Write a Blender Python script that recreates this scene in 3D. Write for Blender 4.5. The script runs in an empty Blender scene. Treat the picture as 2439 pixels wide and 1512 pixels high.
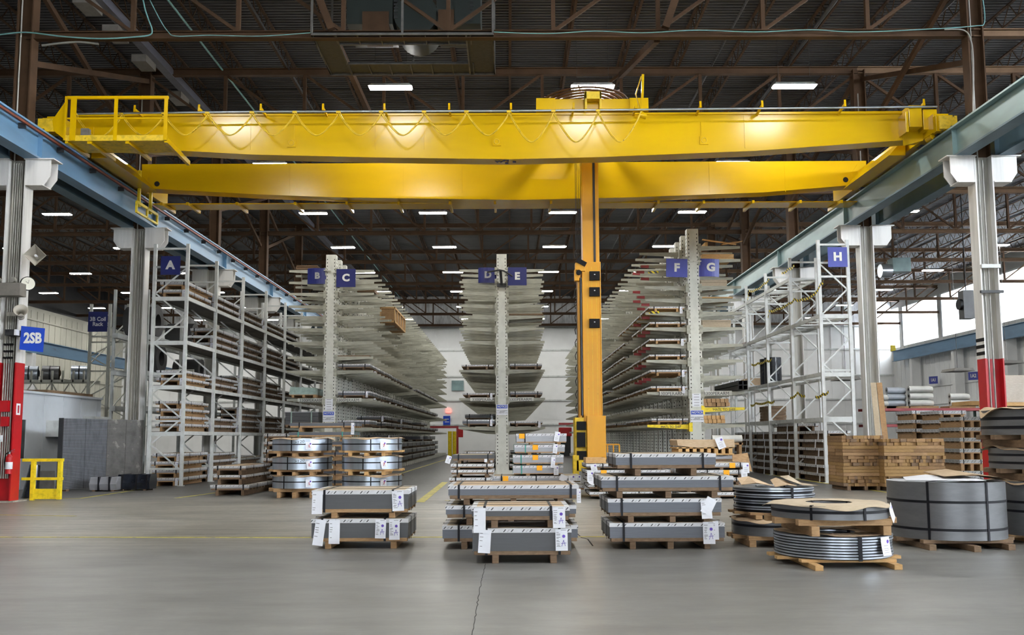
import bpy, math, random
from mathutils import Vector, Matrix
random.seed(7)
C = bpy.context.scene.collection
SC = bpy.context.scene
# ---------------------------------------------------------------- camera
F, PCX, PCY = 2200.0, 1219.5, 822.0
PITCH = math.radians(5.71); YAW = math.radians(0.22); ROLL = 0.0045; EYE = 1.6
cam_d = bpy.data.cameras.new('camera'); cam = bpy.data.objects.new('camera', cam_d); C.objects.link(cam)
cam_d.sensor_width = 36.0; cam_d.lens = 36.0*F/2439.0; cam_d.shift_y = (PCY-756.0)/2439.0
cam_d.clip_end = 400
cam.matrix_world = (Matrix.Translation((0, 0, EYE)) @ Matrix.Rotation(-YAW, 4, 'Z') @
                    Matrix.Rotation(math.pi/2+PITCH, 4, 'X') @ Matrix.Rotation(-ROLL, 4, 'Z'))
SC.camera = cam
def ray(px, py):
    u, v = (px-PCX)/F, (PCY-py)/F
    u, v = u*math.cos(ROLL)+v*math.sin(ROLL), -u*math.sin(ROLL)+v*math.cos(ROLL)
    y, z = math.cos(PITCH)-math.sin(PITCH)*v, math.sin(PITCH)+math.cos(PITCH)*v
    return Vector((u*math.cos(YAW)+y*math.sin(YAW), -u*math.sin(YAW)+y*math.cos(YAW), z))
def atY(px, py, Y):            # the place seen at a spot of the photo, Y metres away
    d = ray(px, py); t = Y/d.y; return Vector((d.x*t, Y, EYE+d.z*t))
def atZ(px, py, z=0.0):
    d = ray(px, py); t = (z-EYE)/d.z; return Vector((d.x*t, d.y*t, z))
def atX(px, py, X):
    d = ray(px, py); t = X/d.x; return Vector((X, d.y*t, EYE+d.z*t))
# ---------------------------------------------------------------- world, exposure
SC.view_settings.view_transform = 'Standard'; SC.view_settings.look = 'None'
SC.view_settings.gamma = 1.0; SC.view_settings.use_curve_mapping = False
SC.view_settings.exposure = 1.3
SKY = 22.0
LAMP = 66.0
w = bpy.data.worlds.new('world'); SC.world = w; w.use_nodes = True
w.node_tree.nodes['Background'].inputs[0].default_value = (0.86, 0.93, 1.0, 1)
w.node_tree.nodes['Background'].inputs[1].default_value = SKY
cy = SC.cycles
cy.max_bounces = 6; cy.diffuse_bounces = 2; cy.glossy_bounces = 3; cy.transmission_bounces = 3
cy.caustics_reflective = False; cy.caustics_refractive = False; cy.sample_clamp_indirect = 4.0
cy.use_denoising = True
# ---------------------------------------------------------------- materials
def new_mat(name):
    m = bpy.data.materials.new(name); m.use_nodes = True
    return m, m.node_tree.nodes, m.node_tree.links, m.node_tree.nodes['Principled BSDF']
def nd(N, t, **kw):
    n = N.new(t)
    for k, v in kw.items(): setattr(n, k, v)
    return n
def coords(N, L, scale=(1, 1, 1)):
    tc = N.new('ShaderNodeTexCoord'); mp = N.new('ShaderNodeMapping'); mp.inputs['Scale'].default_value = scale
    L.new(tc.outputs['Object'], mp.inputs[0]); return mp.outputs[0]
def ramp(N, L, fac, stops):
    r = N.new('ShaderNodeValToRGB'); e = r.color_ramp.elements
    while len(e) < len(stops): e.new(0.5)
    for i, (p, c) in enumerate(stops): e[i].position = p; e[i].color = (*c, 1)
    L.new(fac, r.inputs[0]); return r.outputs[0]
def noise(N, L, vec, scale, detail=3, rough=.55):
    n = N.new('ShaderNodeTexNoise'); n.inputs['Scale'].default_value = scale
    n.inputs['Detail'].default_value = detail; n.inputs['Roughness'].default_value = rough
    L.new(vec, n.inputs['Vector']); return n.outputs['Fac']
def sc_(c, k): return tuple(min(1, x*k) for x in c)
def paint(name, col, rough=.5, metal=0.0, var=.18, scale=2.0, stretch=(1, 1, 1), bump=0.0, dark=None, dpos=.62, spec=None):
    m, N, L, B = new_mat(name)
    v = coords(N, L, stretch); f = noise(N, L, v, scale, 4)
    stops = [(.3, sc_(col, 1-var)), (.6, sc_(col, 1+var*.5))]
    if dark: stops = [(.3, sc_(col, 1-var)), (.55, sc_(col, 1+var*.4)), (dpos, sc_(col, 1)), (min(1, dpos+.08), dark)]
    L.new(ramp(N, L, f, stops), B.inputs['Base Color'])
    B.inputs['Roughness'].default_value = rough; B.inputs['Metallic'].default_value = metal
    if spec is not None: B.inputs['Specular IOR Level'].default_value = spec
    if bump:
        b = N.new('ShaderNodeBump'); b.inputs['Strength'].default_value = bump; b.inputs['Distance'].default_value = .01
        L.new(f, b.inputs['Height']); L.new(b.outputs[0], B.inputs['Normal'])
    return m
def emit(name, col, s):
    m, N, L, B = new_mat(name)
    B.inputs['Base Color'].default_value = (.9, .9, .9, 1); B.inputs['Emission Color'].default_value = (*col, 1)
    B.inputs['Emission Strength'].default_value = s; return m
def wood(name, c1, c2, rough=.75):
    m, N, L, B = new_mat(name)
    v = coords(N, L, (3, 3, 14)); a = noise(N, L, v, 3.0, 5, .65)
    v2 = coords(N, L, (1.3, 1.3, 1.3)); b = noise(N, L, v2, 1.2, 2)
    mx = nd(N, 'ShaderNodeMath', operation='MULTIPLY_ADD'); L.new(a, mx.inputs[0]); mx.inputs[1].default_value = .6
    k = nd(N, 'ShaderNodeMath', operation='MULTIPLY'); L.new(b, k.inputs[0]); k.inputs[1].default_value = .4
    L.new(k.outputs[0], mx.inputs[2])
    L.new(ramp(N, L, mx.outputs[0], [(.3, c1), (.65, c2)]), B.inputs['Base Color'])
    B.inputs['Roughness'].default_value = rough; return m
def layered(name, c1, c2, rough=.45, metal=.3, freq=260.0):
    m, N, L, B = new_mat(name)
    v = coords(N, L, (2.0, 2.0, freq)); a = noise(N, L, v, 1.0, 3, .7)
    v2 = coords(N, L); s = noise(N, L, v2, 420.0, 1)
    mx = nd(N, 'ShaderNodeMath', operation='MULTIPLY_ADD'); L.new(s, mx.inputs[0]); mx.inputs[1].default_value = .45
    k = nd(N, 'ShaderNodeMath', operation='MULTIPLY'); L.new(a, k.inputs[0]); k.inputs[1].default_value = .55
    L.new(k.outputs[0], mx.inputs[2])
    L.new(ramp(N, L, mx.outputs[0], [(.36, c1), (.62, c2)]), B.inputs['Base Color'])
    B.inputs['Roughness'].default_value = rough; B.inputs['Metallic'].default_value = metal; return m
def slashes(name, base, period=.24, z_tilt=1.0):
    # white edge protector with printed black slashes and pale curls
    m, N, L, B = new_mat(name)
    tc = N.new('ShaderNodeTexCoord'); sp = N.new('ShaderNodeSeparateXYZ'); L.new(tc.outputs['Object'], sp.inputs[0])
    def mth(op, a, b=None, c=None):
        n = nd(N, 'ShaderNodeMath', operation=op)
        for i, q in enumerate((a, b, c)):
            if q is None: continue
            if isinstance(q, (int, float)): n.inputs[i].default_value = q
            else: L.new(q, n.inputs[i])
        return n.outputs[0]
    u = mth('ADD', sp.outputs[0], sp.outputs[1]); u = mth('MULTIPLY_ADD', sp.outputs[2], -.85*z_tilt, u)
    fr = mth('FRACT', mth('DIVIDE', u, period))
    d1 = mth('LESS_THAN', mth('ABSOLUTE', mth('SUBTRACT', fr, .14)), .033)
    d2 = mth('LESS_THAN', mth('ABSOLUTE', mth('SUBTRACT', fr, .54)), .033)
    g = mth('LESS_THAN', mth('ABSOLUTE', mth('SUBTRACT', fr, .34)), .03)
    at = N.new('ShaderNodeAttribute'); at.attribute_name = 'strip'      # 0 at the lower, 1 at the upper edge of the strip
    w1 = mth('MULTIPLY', mth('GREATER_THAN', at.outputs['Fac'], .2), mth('LESS_THAN', at.outputs['Fac'], .85))
    dk = mth('MULTIPLY', mth('MAXIMUM', d1, d2), w1); gr = mth('MULTIPLY', mth('MULTIPLY', g, w1), .35)
    mx = N.new('ShaderNodeMix'); mx.data_type = 'RGBA'; L.new(mth('MAXIMUM', dk, gr), mx.inputs['Factor'])
    nz = noise(N, L, tc.outputs['Object'], 6.0, 3)
    L.new(ramp(N, L, nz, [(.3, sc_(base, .85)), (.65, base)]), mx.inputs['A']); mx.inputs['B'].default_value = (.03, .03, .035, 1)
    L.new(mx.outputs['Result'], B.inputs['Base Color']); B.inputs['Roughness'].default_value = .6; return m
def hazard(name, c1, c2, period=.12):
    m, N, L, B = new_mat(name)
    tc = N.new('ShaderNodeTexCoord'); mp = N.new('ShaderNodeMapping'); mp.inputs['Rotation'].default_value = (0, .8, .5)
    L.new(tc.outputs['Object'], mp.inputs[0]); wv = N.new('ShaderNodeTexWave'); wv.inputs['Scale'].default_value = .31/period
    L.new(mp.outputs[0], wv.inputs['Vector']); r = ramp(N, L, wv.outputs['Fac'], [(.48, c1), (.52, c2)])
    L.new(r, B.inputs['Base Color']); B.inputs['Roughness'].default_value = .5; return m
M = {}
M['yellow'] = paint('crane_yellow_paint', (.68, .415, .002), .2, var=.10, scale=.5, stretch=(.4, 1, 1.5))
M['amber'] = paint('mast_amber_paint', (.70, .32, .004), .38, var=.12, scale=1.2, stretch=(1, 1, .3), dark=(.25, .12, .02), dpos=.74)
M['yellow_dirty'] = paint('worn_yellow_paint', (.72, .48, .02), .5, var=.3, scale=6, dark=(.12, .09, .03), dpos=.66)
M['safety'] = paint('safety_yellow_paint', (.90, .68, .02), .45, var=.2, scale=9, dark=(.25, .18, .03), dpos=.7)
M['blue'] = paint('runway_blue_paint', (.13, .26, .41), .4, var=.2, scale=1.2, stretch=(1, .25, 1), dark=(.10, .09, .09), dpos=.7)
M['teal'] = paint('runway_teal_paint', (.20, .30, .31), .4, var=.35, scale=.8, stretch=(1, .3, 1))
M['teal_dark'] = paint('runway_bluegrey_paint', (.10, .17, .22), .5, var=.2, scale=1.0)
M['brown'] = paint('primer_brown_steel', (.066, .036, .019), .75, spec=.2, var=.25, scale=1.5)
M['brown_light'] = paint('tan_and_window_lit_steel', (.17, .105, .063), .75, spec=.2, var=.2, scale=1.5)  # lighter brown: window light coloured into right-bay chords, own colour of one beam bundle
M['rust'] = paint('rust_red_bar', (.18, .045, .025), .6, var=.3, scale=3)
M['dark'] = paint('blackened_steel', (.02, .02, .022), .5, var=.3, scale=3)
M['black'] = paint('black_plastic', (.004, .004, .005), .6, var=.2, scale=8, spec=.2)
M['rail_steel'] = paint('rail_steel', (.35, .36, .38), .35, metal=.8, var=.25, scale=3)
M['pipe'] = paint('galvanised_pipe', (.5, .55, .6), .3, metal=.7, var=.15, scale=3)
M['pipe_green'] = paint('pale_green_pipe', (.20, .42, .42), .4, var=.15, scale=3)
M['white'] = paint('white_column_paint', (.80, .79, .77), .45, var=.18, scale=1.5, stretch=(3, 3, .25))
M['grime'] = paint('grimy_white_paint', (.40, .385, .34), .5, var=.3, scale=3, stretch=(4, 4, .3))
M['red'] = paint('red_column_paint', (.46, .008, .014), .4, var=.2, scale=2, dark=(.30, .02, .02), dpos=.72)
M['conduit'] = paint('grey_conduit', (.33, .32, .29), .45, metal=.4, var=.2, scale=4)
M['rack'] = paint('cantilever_cream_paint', (.62, .62, .56), .5, var=.12, scale=3, stretch=(1.5, 1.5, 1), dark=(.26, .25, .21), dpos=.76)
M['rack_arm'] = paint('shade_darkened_arm_paint', (.37, .365, .30), .6, var=.22, scale=4, stretch=(.6, 1, 3), dark=(.13, .12, .10), dpos=.74)  # rack paint darkened to stand in for shade among the arms
M['rack_grey'] = paint('pallet_rack_grey_paint', (.60, .62, .61), .45, var=.2, scale=3, dark=(.2, .19, .17), dpos=.72)
M['shelf'] = paint('dusty_shelf_deck', (.09, .085, .078), .7, var=.3, scale=4)
M['hole'] = paint('hole_dark', (.01, .01, .01), .9, var=.1)
M['wood'] = wood('pallet_pine', (.24, .13, .055), (.48, .30, .15))
M['wood_dark'] = wood('weathered_pallet_wood', (.10, .062, .035), (.26, .165, .095))
M['wood_fresh'] = wood('fresh_pallet_wood', (.42, .22, .07), (.68, .44, .20))
M['card'] = wood('kraft_cardboard', (.42, .29, .17), (.60, .45, .30), .8)
M['card_pale'] = wood('pale_top_board', (.40, .32, .22), (.56, .46, .33), .8)
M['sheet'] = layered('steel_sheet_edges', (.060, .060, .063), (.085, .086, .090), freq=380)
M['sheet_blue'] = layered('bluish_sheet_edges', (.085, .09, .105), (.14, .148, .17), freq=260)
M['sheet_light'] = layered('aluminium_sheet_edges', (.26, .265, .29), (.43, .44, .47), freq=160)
M['sheet_dark'] = layered('oiled_sheet_edges', (.045, .045, .048), (.12, .12, .125))
M['steel'] = layered('steel_coil_edge', (.135, .137, .142), (.185, .188, .195), .40, .5, 9)
M['galv'] = paint('galvanised_coil', (.50, .56, .64), .34, metal=.85, var=.12, scale=2.2, stretch=(3, 3, .25))
M['galv_ring'] = paint('slit_coil_steel', (.52, .56, .62), .3, metal=.8, var=.2, scale=3)
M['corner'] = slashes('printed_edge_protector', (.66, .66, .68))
M['corner_grey'] = slashes('grey_edge_protector', (.42, .42, .41), .26)  # greyer strip colour, mostly on bundles deeper in the racks
M['band'] = paint('black_steel_strap', (.006, .006, .009), .5, var=.3, scale=6, spec=.25)
M['band_green'] = paint('green_plastic_strap', (.04, .28, .22), .4, var=.2, scale=6)
M['paper'] = paint('white_paper_tag', (.78, .79, .84), .7, var=.06, scale=3)
M['ink'] = paint('black_print', (.05, .05, .06), .7, var=.1)
M['ink_grey'] = paint('grey_print', (.28, .28, .3), .7, var=.1)
M['purple'] = paint('purple_stamp', (.13, .07, .45), .6, var=.1)
M['pen'] = paint('blue_pen', (.10, .07, .40), .6, var=.1)
M['pen_red'] = paint('red_pen', (.45, .03, .05), .6, var=.1)
M['orange'] = paint('orange_sticker', (.95, .42, .01), .6, var=.08)
M['sign'] = paint('blue_sign_vinyl', (.012, .018, .13), .38, var=.12, scale=1.5)
M['sign_bright'] = paint('bright_blue_sign', (.008, .06, .50), .4, var=.08, scale=1.5)
M['sign_pale'] = paint('faded_blue_sign', (.045, .058, .32), .4, var=.1, scale=1.5)
M['letter'] = paint('white_lettering', (.75, .75, .73), .6, var=.08, scale=8)
M['letter_grey'] = paint('greyed_lettering', (.30, .30, .30), .6, var=.08, scale=8)
M['wallw'] = paint('white_wall_panel', (.88, .89, .89), .7, var=.06, scale=.6)
M['wall_warm'] = paint('cream_wall_panel', (.50, .49, .42), .7, var=.10, scale=.6)
M['insul'] = paint('foil_insulation', (.62, .63, .65), .55, var=.35, scale=2.5, stretch=(2.5, 2.5, .5))
M['office'] = paint('pale_office_panel', (.60, .64, .69), .6, var=.08, scale=1)
M['glass'] = paint('dark_glass', (.05, .06, .06), .15, var=.3, scale=2)
M['panel'] = paint('ribbed_panel_edges', (.20, .21, .235), .4, metal=.3, var=.3, scale=7, stretch=(1, 1, .3), dark=(.45, .45, .47), dpos=.72)
M['stain'] = paint('film_wrapped_panels', (.16, .155, .15), .3, var=.45, scale=2.5, dark=(.42, .40, .36), dpos=.60)
M['film'] = paint('black_stretch_film', (.015, .018, .026), .18, var=.4, scale=5)
M['hazard'] = hazard('hazard_stripes', (.85, .65, .02), (.02, .02, .02))
M['red_rack'] = paint('red_rack_paint', (.35, .045, .05), .5, var=.2, scale=3)
M['green_post'] = paint('green_rack_post', (.06, .15, .13), .5, var=.2, scale=3)
M['roll_white'] = paint('white_film_roll', (.72, .72, .68), .35, var=.1, scale=3)
M['roll_blue'] = paint('silver_film_roll', (.42, .46, .52), .35, var=.1, scale=3)
M['tarp_blue'] = paint('blue_plastic_wrap', (.03, .20, .55), .3, var=.2, scale=3)
M['box'] = wood('wrapped_carton', (.40, .33, .26), (.58, .50, .42), .5)
M['clock'] = paint('clock_face', (.72, .70, .60), .5, var=.05)
M['grey_box'] = paint('grey_enclosure', (.19, .175, .155), .5, var=.15, scale=5)
M['horn'] = paint('ivory_horn', (.45, .42, .36), .5, var=.1, scale=5)
M['duct_lilac'] = paint('busway_grey', (.13, .13, .16), .5, var=.15, scale=2)
M['hvac_green'] = paint('dark_green_duct', (.012, .018, .016), .5, var=.2, scale=2)
M['grate'] = paint('expanded_metal_grate', (.03, .03, .034), .6, var=.3, scale=9)
M['coilbrown'] = paint('brown_cable_reel', (.085, .04, .03), .45, var=.3, scale=2)
M['exit'] = emit('exit_sign_face', (1, .10, .06), .7)
M['lamp'] = emit('lamp_diffuser', (1.0, .985, .93), LAMP)
M['line'] = paint('yellow_floor_paint', (.48, .42, .08), .55, var=.45, scale=3, dark=(.20, .19, .15), dpos=.58)
M['crack'] = paint('floor_crack', (.04, .04, .038), .9, var=.2)
# ---------------------------------------------------------------- mesh builder
class MB:
    def __init__(s): s.v = []; s.f = []; s.m = []; s.s = []
    def add(s, vs, fs, mi=0, sm=False):
        o = len(s.v); s.v += [tuple(p) for p in vs]
        for f in fs: s.f.append([o+i for i in f]); s.m.append(mi); s.s.append(sm)
        return s
    def hexa(s, p, mi=0):      # 8 points: bottom 4 (ccw seen from above), top 4
        return s.add(p, [(3, 2, 1, 0), (4, 5, 6, 7), (0, 1, 5, 4), (1, 2, 6, 5), (2, 3, 7, 6), (3, 0, 4, 7)], mi)
    def box(s, x0, x1, y0, y1, z0, z1, mi=0):
        return s.hexa([(x0, y0, z0), (x1, y0, z0), (x1, y1, z0), (x0, y1, z0), (x0, y0, z1), (x1, y0, z1), (x1, y1, z1), (x0, y1, z1)], mi)
    def frame(s, p, q):
        d = (Vector(q)-Vector(p)).normalized()
        sd = d.cross(Vector((0, 0, 1)))
        if sd.length < 1e-4: sd = Vector((1, 0, 0))
        sd.normalize(); return d, sd, sd.cross(d)
    def beam(s, p, q, w, h, mi=0, off=(0, 0)):
        p, q = Vector(p), Vector(q); d, a, b = s.frame(p, q); p = p+a*off[0]+b*off[1]; q = q+a*off[0]+b*off[1]
        c = [(-1, -1), (1, -1), (1, 1), (-1, 1)]
        P = [p+a*i*w/2+b*j*h/2 for i, j in c]+[q+a*i*w/2+b*j*h/2 for i, j in c]
        return s.add(P, [(0, 1, 2, 3), (7, 6, 5, 4), (4, 5, 1, 0), (5, 6, 2, 1), (6, 7, 3, 2), (7, 4, 0, 3)], mi)
    def ibeam(s, p, q, w, h, t=.02, mi=0):
        s.beam(p, q, w, t, mi, (0, h/2-t/2)); s.beam(p, q, w, t, mi, (0, -h/2+t/2)); return s.beam(p, q, t, h-2*t, mi)
    def cyl(s, p, q, r, n=12, mi=0, r2=None, caps=True, cmi=None):
        p, q = Vector(p), Vector(q); d, a, b = s.frame(p, q); r2 = r if r2 is None else r2
        A = [p+(a*math.cos(t)+b*math.sin(t))*r for t in [2*math.pi*i/n for i in range(n)]]
        B = [q+(a*math.cos(t)+b*math.sin(t))*r2 for t in [2*math.pi*i/n for i in range(n)]]
        s.add(A+B, [(i, (i+1) % n, n+(i+1) % n, n+i) for i in range(n)], mi, True)
        if caps: s.add(A, [list(range(n))[::-1]], mi if cmi is None else cmi); s.add(B, [list(range(n))], mi if cmi is None else cmi)
        return s
    def tube(s, pts, r, n=6, mi=0):
        pts = [Vector(p) for p in pts]; V = []; k = len(pts)
        for i, p in enumerate(pts):
            d = (pts[min(i+1, k-1)]-pts[max(i-1, 0)]).normalized(); a = d.cross(Vector((.13, .31, .94))).normalized(); b = a.cross(d)
            V += [p+(a*math.cos(2*math.pi*j/n)+b*math.sin(2*math.pi*j/n))*r for j in range(n)]
        return s.add(V, [(i*n+j, i*n+(j+1) % n, (i+1)*n+(j+1) % n, (i+1)*n+j) for i in range(k-1) for j in range(n)], mi, True)
    def ring(s, R, r, z0, z1, n=64, mi=0, c=(0, 0), top=None):
        def circ(q, z): return [(c[0]+q*math.cos(2*math.pi*i/n), c[1]+q*math.sin(2*math.pi*i/n), z) for i in range(n)]
        w = [(i, (i+1) % n, n+(i+1) % n, n+i) for i in range(n)]
        s.add(circ(R, z0)+circ(R, z1), w, mi, True)
        s.add(circ(r, z1)+circ(r, z0), w, mi, True)
        s.add(circ(R, z1)+circ(r, z1), w, mi if top is None else top); s.add(circ(r, z0)+circ(R, z0), w, mi)
        return s
    def prism(s, poly, y0, y1, mi=0, axis='y'):   # polygon given in (x, z), extruded along y
        n = len(poly)
        if axis == 'y': V = [(x, y0, z) for x, z in poly]+[(x, y1, z) for x, z in poly]
        elif axis == 'x': V = [(y0, x, z) for x, z in poly]+[(y1, x, z) for x, z in poly]
        else: V = [(x, z, y0) for x, z in poly]+[(x, z, y1) for x, z in poly]
        return s.add(V, [list(range(n)), [n+i for i in range(n)][::-1]]+[(i, n+i, n+(i+1) % n, (i+1) % n) for i in range(n)], mi)
    def mesh(s, name, mats, strip=None):
        me = bpy.data.meshes.new(name); me.from_pydata(s.v, [], s.f)
        for m in (mats if isinstance(mats, (list, tuple)) else [mats]): me.materials.append(M[m] if isinstance(m, str) else m)
        me.polygons.foreach_set('material_index', s.m); me.polygons.foreach_set('use_smooth', s.s)
        if strip:
            a = me.attributes.new('strip', 'FLOAT', 'POINT'); z0, z1 = strip
            a.data.foreach_set('value', [(p[2]-z0)/(z1-z0) for p in s.v])
        me.update(); return me
    def build(s, name, mats, parent=None, bevel=0, **kw):
        return put(name, s.mesh(name, mats, **kw), parent, bevel=bevel)
def put(name, me, parent=None, loc=None, rotz=None, bevel=0):
    o = bpy.data.objects.new(name, me); C.objects.link(o)
    if parent is not None: o.parent = parent
    if loc is not None: o.location = loc
    if rotz is not None: o.rotation_euler.z = rotz
    if bevel:
        b = o.modifiers.new('soft_edges', 'BEVEL'); b.width = bevel; b.segments = 2; b.limit_method = 'ANGLE'
    return o
def tag(o, label, cat, group=None, kind=None):
    if label: o['label'] = label
    if cat: o['category'] = cat
    if group: o['group'] = group
    if kind: o['kind'] = kind
    return o
def thing(name, label, cat, loc=(0, 0, 0), rotz=0, group=None):
    o = bpy.data.objects.new(name, None); C.objects.link(o); o.empty_display_size = .2
    o.location = loc; o.rotation_euler = (0, 0, rotz); return tag(o, label, cat, group)
def struct(name, mb, mats, **kw):
    o = mb.build(name, mats, **kw); o['kind'] = 'structure'; return o
def text_mesh(body, size, bold=.02, extrude=.002, mat='letter', sx=1.0, align='CENTER', name='lettering'):
    cu = bpy.data.curves.new(name, 'FONT'); cu.body = body; cu.size = size; cu.offset = bold*size; cu.extrude = extrude
    cu.align_x = align; cu.align_y = 'CENTER'; cu.space_line = .9; cu.resolution_u = 3
    t = bpy.data.objects.new('tmp_text', cu); C.objects.link(t)
    dg = bpy.context.evaluated_depsgraph_get(); me = bpy.data.meshes.new_from_object(t.evaluated_get(dg))
    bpy.data.objects.remove(t); bpy.data.curves.remove(cu)
    me.transform(Matrix.Rotation(math.pi/2, 4, 'X') @ Matrix.Diagonal((sx, 1, 1, 1)))   # stands in the xz plane, faces -y
    me.materials.clear(); me.materials.append(M[mat]); me.name = name; return me
ORD = ['first', 'second', 'third', 'fourth', 'fifth', 'sixth', 'seventh', 'eighth', 'ninth', 'tenth', 'eleventh', 'twelfth', 'thirteenth',
       'fourteenth', 'fifteenth', 'sixteenth', 'seventeenth', 'eighteenth', 'nineteenth', 'twentieth']
# ================================================================ the building
ROOF = 15.75; BACK = 92.0; XL, XR = -38.5, 38.5
TY = [24.4+8.2*k for k in range(-2, 9)]           # truss lines
CXL, CXR = -13.15, 12.8                            # column rows beside the crane bay
# floor
def floor_material():
    m, N, L, B = new_mat('polished_concrete_floor')
    tc = N.new('ShaderNodeTexCoord'); v = tc.outputs['Object']
    big = noise(N, L, coords(N, L, (1, 1, 1)), .35, 4); fine = noise(N, L, coords(N, L, (1, 1, 1)), 6.0, 6, .7)
    tyre = noise(N, L, coords(N, L, (.16, 2.2, 1)), 2.2, 5, .65)
    sp = N.new('ShaderNodeSeparateXYZ'); L.new(v, sp.inputs[0])
    wob = nd(N, 'ShaderNodeMath', operation='MULTIPLY_ADD'); L.new(big, wob.inputs[0]); wob.inputs[1].default_value = 1.6; L.new(sp.outputs[1], wob.inputs[2])
    lane = ramp_pos(N, L, wob.outputs[0], [(13.5, 0), (16.2, 1), (24.5, 1), (27.5, .12)])
    mid = noise(N, L, coords(N, L, (.5, 1.4, 1)), 1.1, 6, .7)
    c1 = ramp(N, L, fine, [(.25, (.165, .165, .158)), (.7, (.265, .263, .25))])
    c2 = ramp(N, L, tyre, [(.32, (.20, .19, .165)), (.62, (.36, .34, .29))])
    mx = N.new('ShaderNodeMix'); mx.data_type = 'RGBA'; L.new(lane, mx.inputs['Factor']); L.new(c1, mx.inputs['A']); L.new(c2, mx.inputs['B'])
    m2 = N.new('ShaderNodeMix'); m2.data_type = 'RGBA'; m2.blend_type = 'MULTIPLY'; m2.inputs['Factor'].default_value = 1
    L.new(mx.outputs['Result'], m2.inputs['A']); L.new(ramp(N, L, big, [(.3, (.78, .78, .78)), (.65, (1, 1, 1))]), m2.inputs['B'])
    m3 = N.new('ShaderNodeMix'); m3.data_type = 'RGBA'; m3.blend_type = 'MULTIPLY'; m3.inputs['Factor'].default_value = 1
    L.new(m2.outputs['Result'], m3.inputs['A']); L.new(ramp(N, L, mid, [(.36, (.72, .72, .72)), (.62, (1.0, 1.0, 1.0))]), m3.inputs['B'])
    far = ramp_pos(N, L, wob.outputs[0], [(26, 1), (34, .28), (90, .24)])  # floor colour darkened under the racks for dim aisles and less bounce light
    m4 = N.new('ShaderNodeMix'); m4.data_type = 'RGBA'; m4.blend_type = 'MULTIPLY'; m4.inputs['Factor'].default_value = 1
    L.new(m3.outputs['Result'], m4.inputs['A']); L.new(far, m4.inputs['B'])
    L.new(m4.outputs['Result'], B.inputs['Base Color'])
    r = nd(N, 'ShaderNodeMapRange'); L.new(fine, r.inputs[0]); r.inputs[3].default_value = .28; r.inputs[4].default_value = .5
    L.new(r.outputs[0], B.inputs['Roughness']); B.inputs['Specular IOR Level'].default_value = .45
    return m
def ramp_pos(N, L, val, pts):
    lo, hi = pts[0][0], pts[-1][0]
    mr = N.new('ShaderNodeMapRange'); L.new(val, mr.inputs[0]); mr.inputs[1].default_value = lo; mr.inputs[2].default_value = hi
    return ramp(N, L, mr.outputs[0], [((p-lo)/(hi-lo), (q, q, q)) for p, q in pts])
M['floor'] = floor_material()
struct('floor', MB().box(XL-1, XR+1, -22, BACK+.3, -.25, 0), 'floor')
def floor_strip(pts, w, name, mat, h=.004):
    mb = MB()
    for a, b in zip(pts[:-1], pts[1:]): mb.beam((a[0], a[1], h/2), (b[0], b[1], h/2), w, h)
    return struct(name, mb, mat)
def pxfloor(*pp): return [tuple(atZ(x, y)[:2]) for x, y in pp]
floor_strip(pxfloor((-60, 1279), (700, 1280), (1440, 1278)), .10, 'trim_1', 'line')
floor_strip(pxfloor((60, 1188), (190, 1187), (330, 1166), (400, 1152)), .10, 'trim_2', 'line')
floor_strip(pxfloor((420, 1186), (560, 1167)), .12, 'trim_3', 'line')
floor_strip(pxfloor((1000, 1196), (1060, 1148)), .22, 'trim_4', 'line')
floor_strip(pxfloor((946, 1130), (1072, 1091)), .12, 'trim_5', 'line')
floor_strip(pxfloor((1060, 1192), (1370, 1193)), .10, 'trim_6', 'line')
floor_strip(pxfloor((1820, 1128), (1960, 1150), (2124, 1174)), .13, 'trim_7', 'line')
floor_strip(pxfloor((0, 1226), (180, 1229)), .08, 'trim_8', 'line')
cr = [atZ(x, y) for x, y in ((1157, 1343), (1150, 1372), (1146, 1390), (1139, 1420), (1136, 1450), (1130, 1480), (1124, 1530))]
CQ = []
for a_, b_ in zip(cr[:-1], cr[1:]):
    for q_ in range(6): CQ.append((a_.x+(b_.x-a_.x)*q_/6+random.uniform(-.008, .008), a_.y+(b_.y-a_.y)*q_/6))
floor_strip(CQ, .007, 'trim_9', 'crack', .003)
cr = [atZ(x, y) for x, y in ((1360, 1255), (1374, 1270), (1385, 1280), (1400, 1284), (1412, 1300))]
floor_strip([(p.x, p.y) for p in cr], .02, 'trim_10', 'crack', .003)
# roof deck: corrugated sheet, ribs across the bays
def deck(name, x0, x1, y0, y1, pitch=.2, h=.065):
    mb = MB(); y = y0; prof = []
    while y < y1:
        prof += [(y, 0), (y+pitch*.45, 0), (y+pitch*.5, h), (y+pitch*.95, h)]; y += pitch
    V = [(x0, a, ROOF+b) for a, b in prof]+[(x1, a, ROOF+b) for a, b in prof]; n = len(prof)
    mb.add(V, [(i+1, i, n+i, n+i+1) for i in range(n-1)])
    mb.box(x0, x1, y0, y1, ROOF+.15, ROOF+.25)
    return struct(name, mb, 'deckmat')
M['deckmat'] = paint('roof_deck_steel', (.052, .049, .050), .6, var=.2, scale=.8)
deck('ceiling', XL-.5, XR+.5, -22, BACK+.3)
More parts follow.
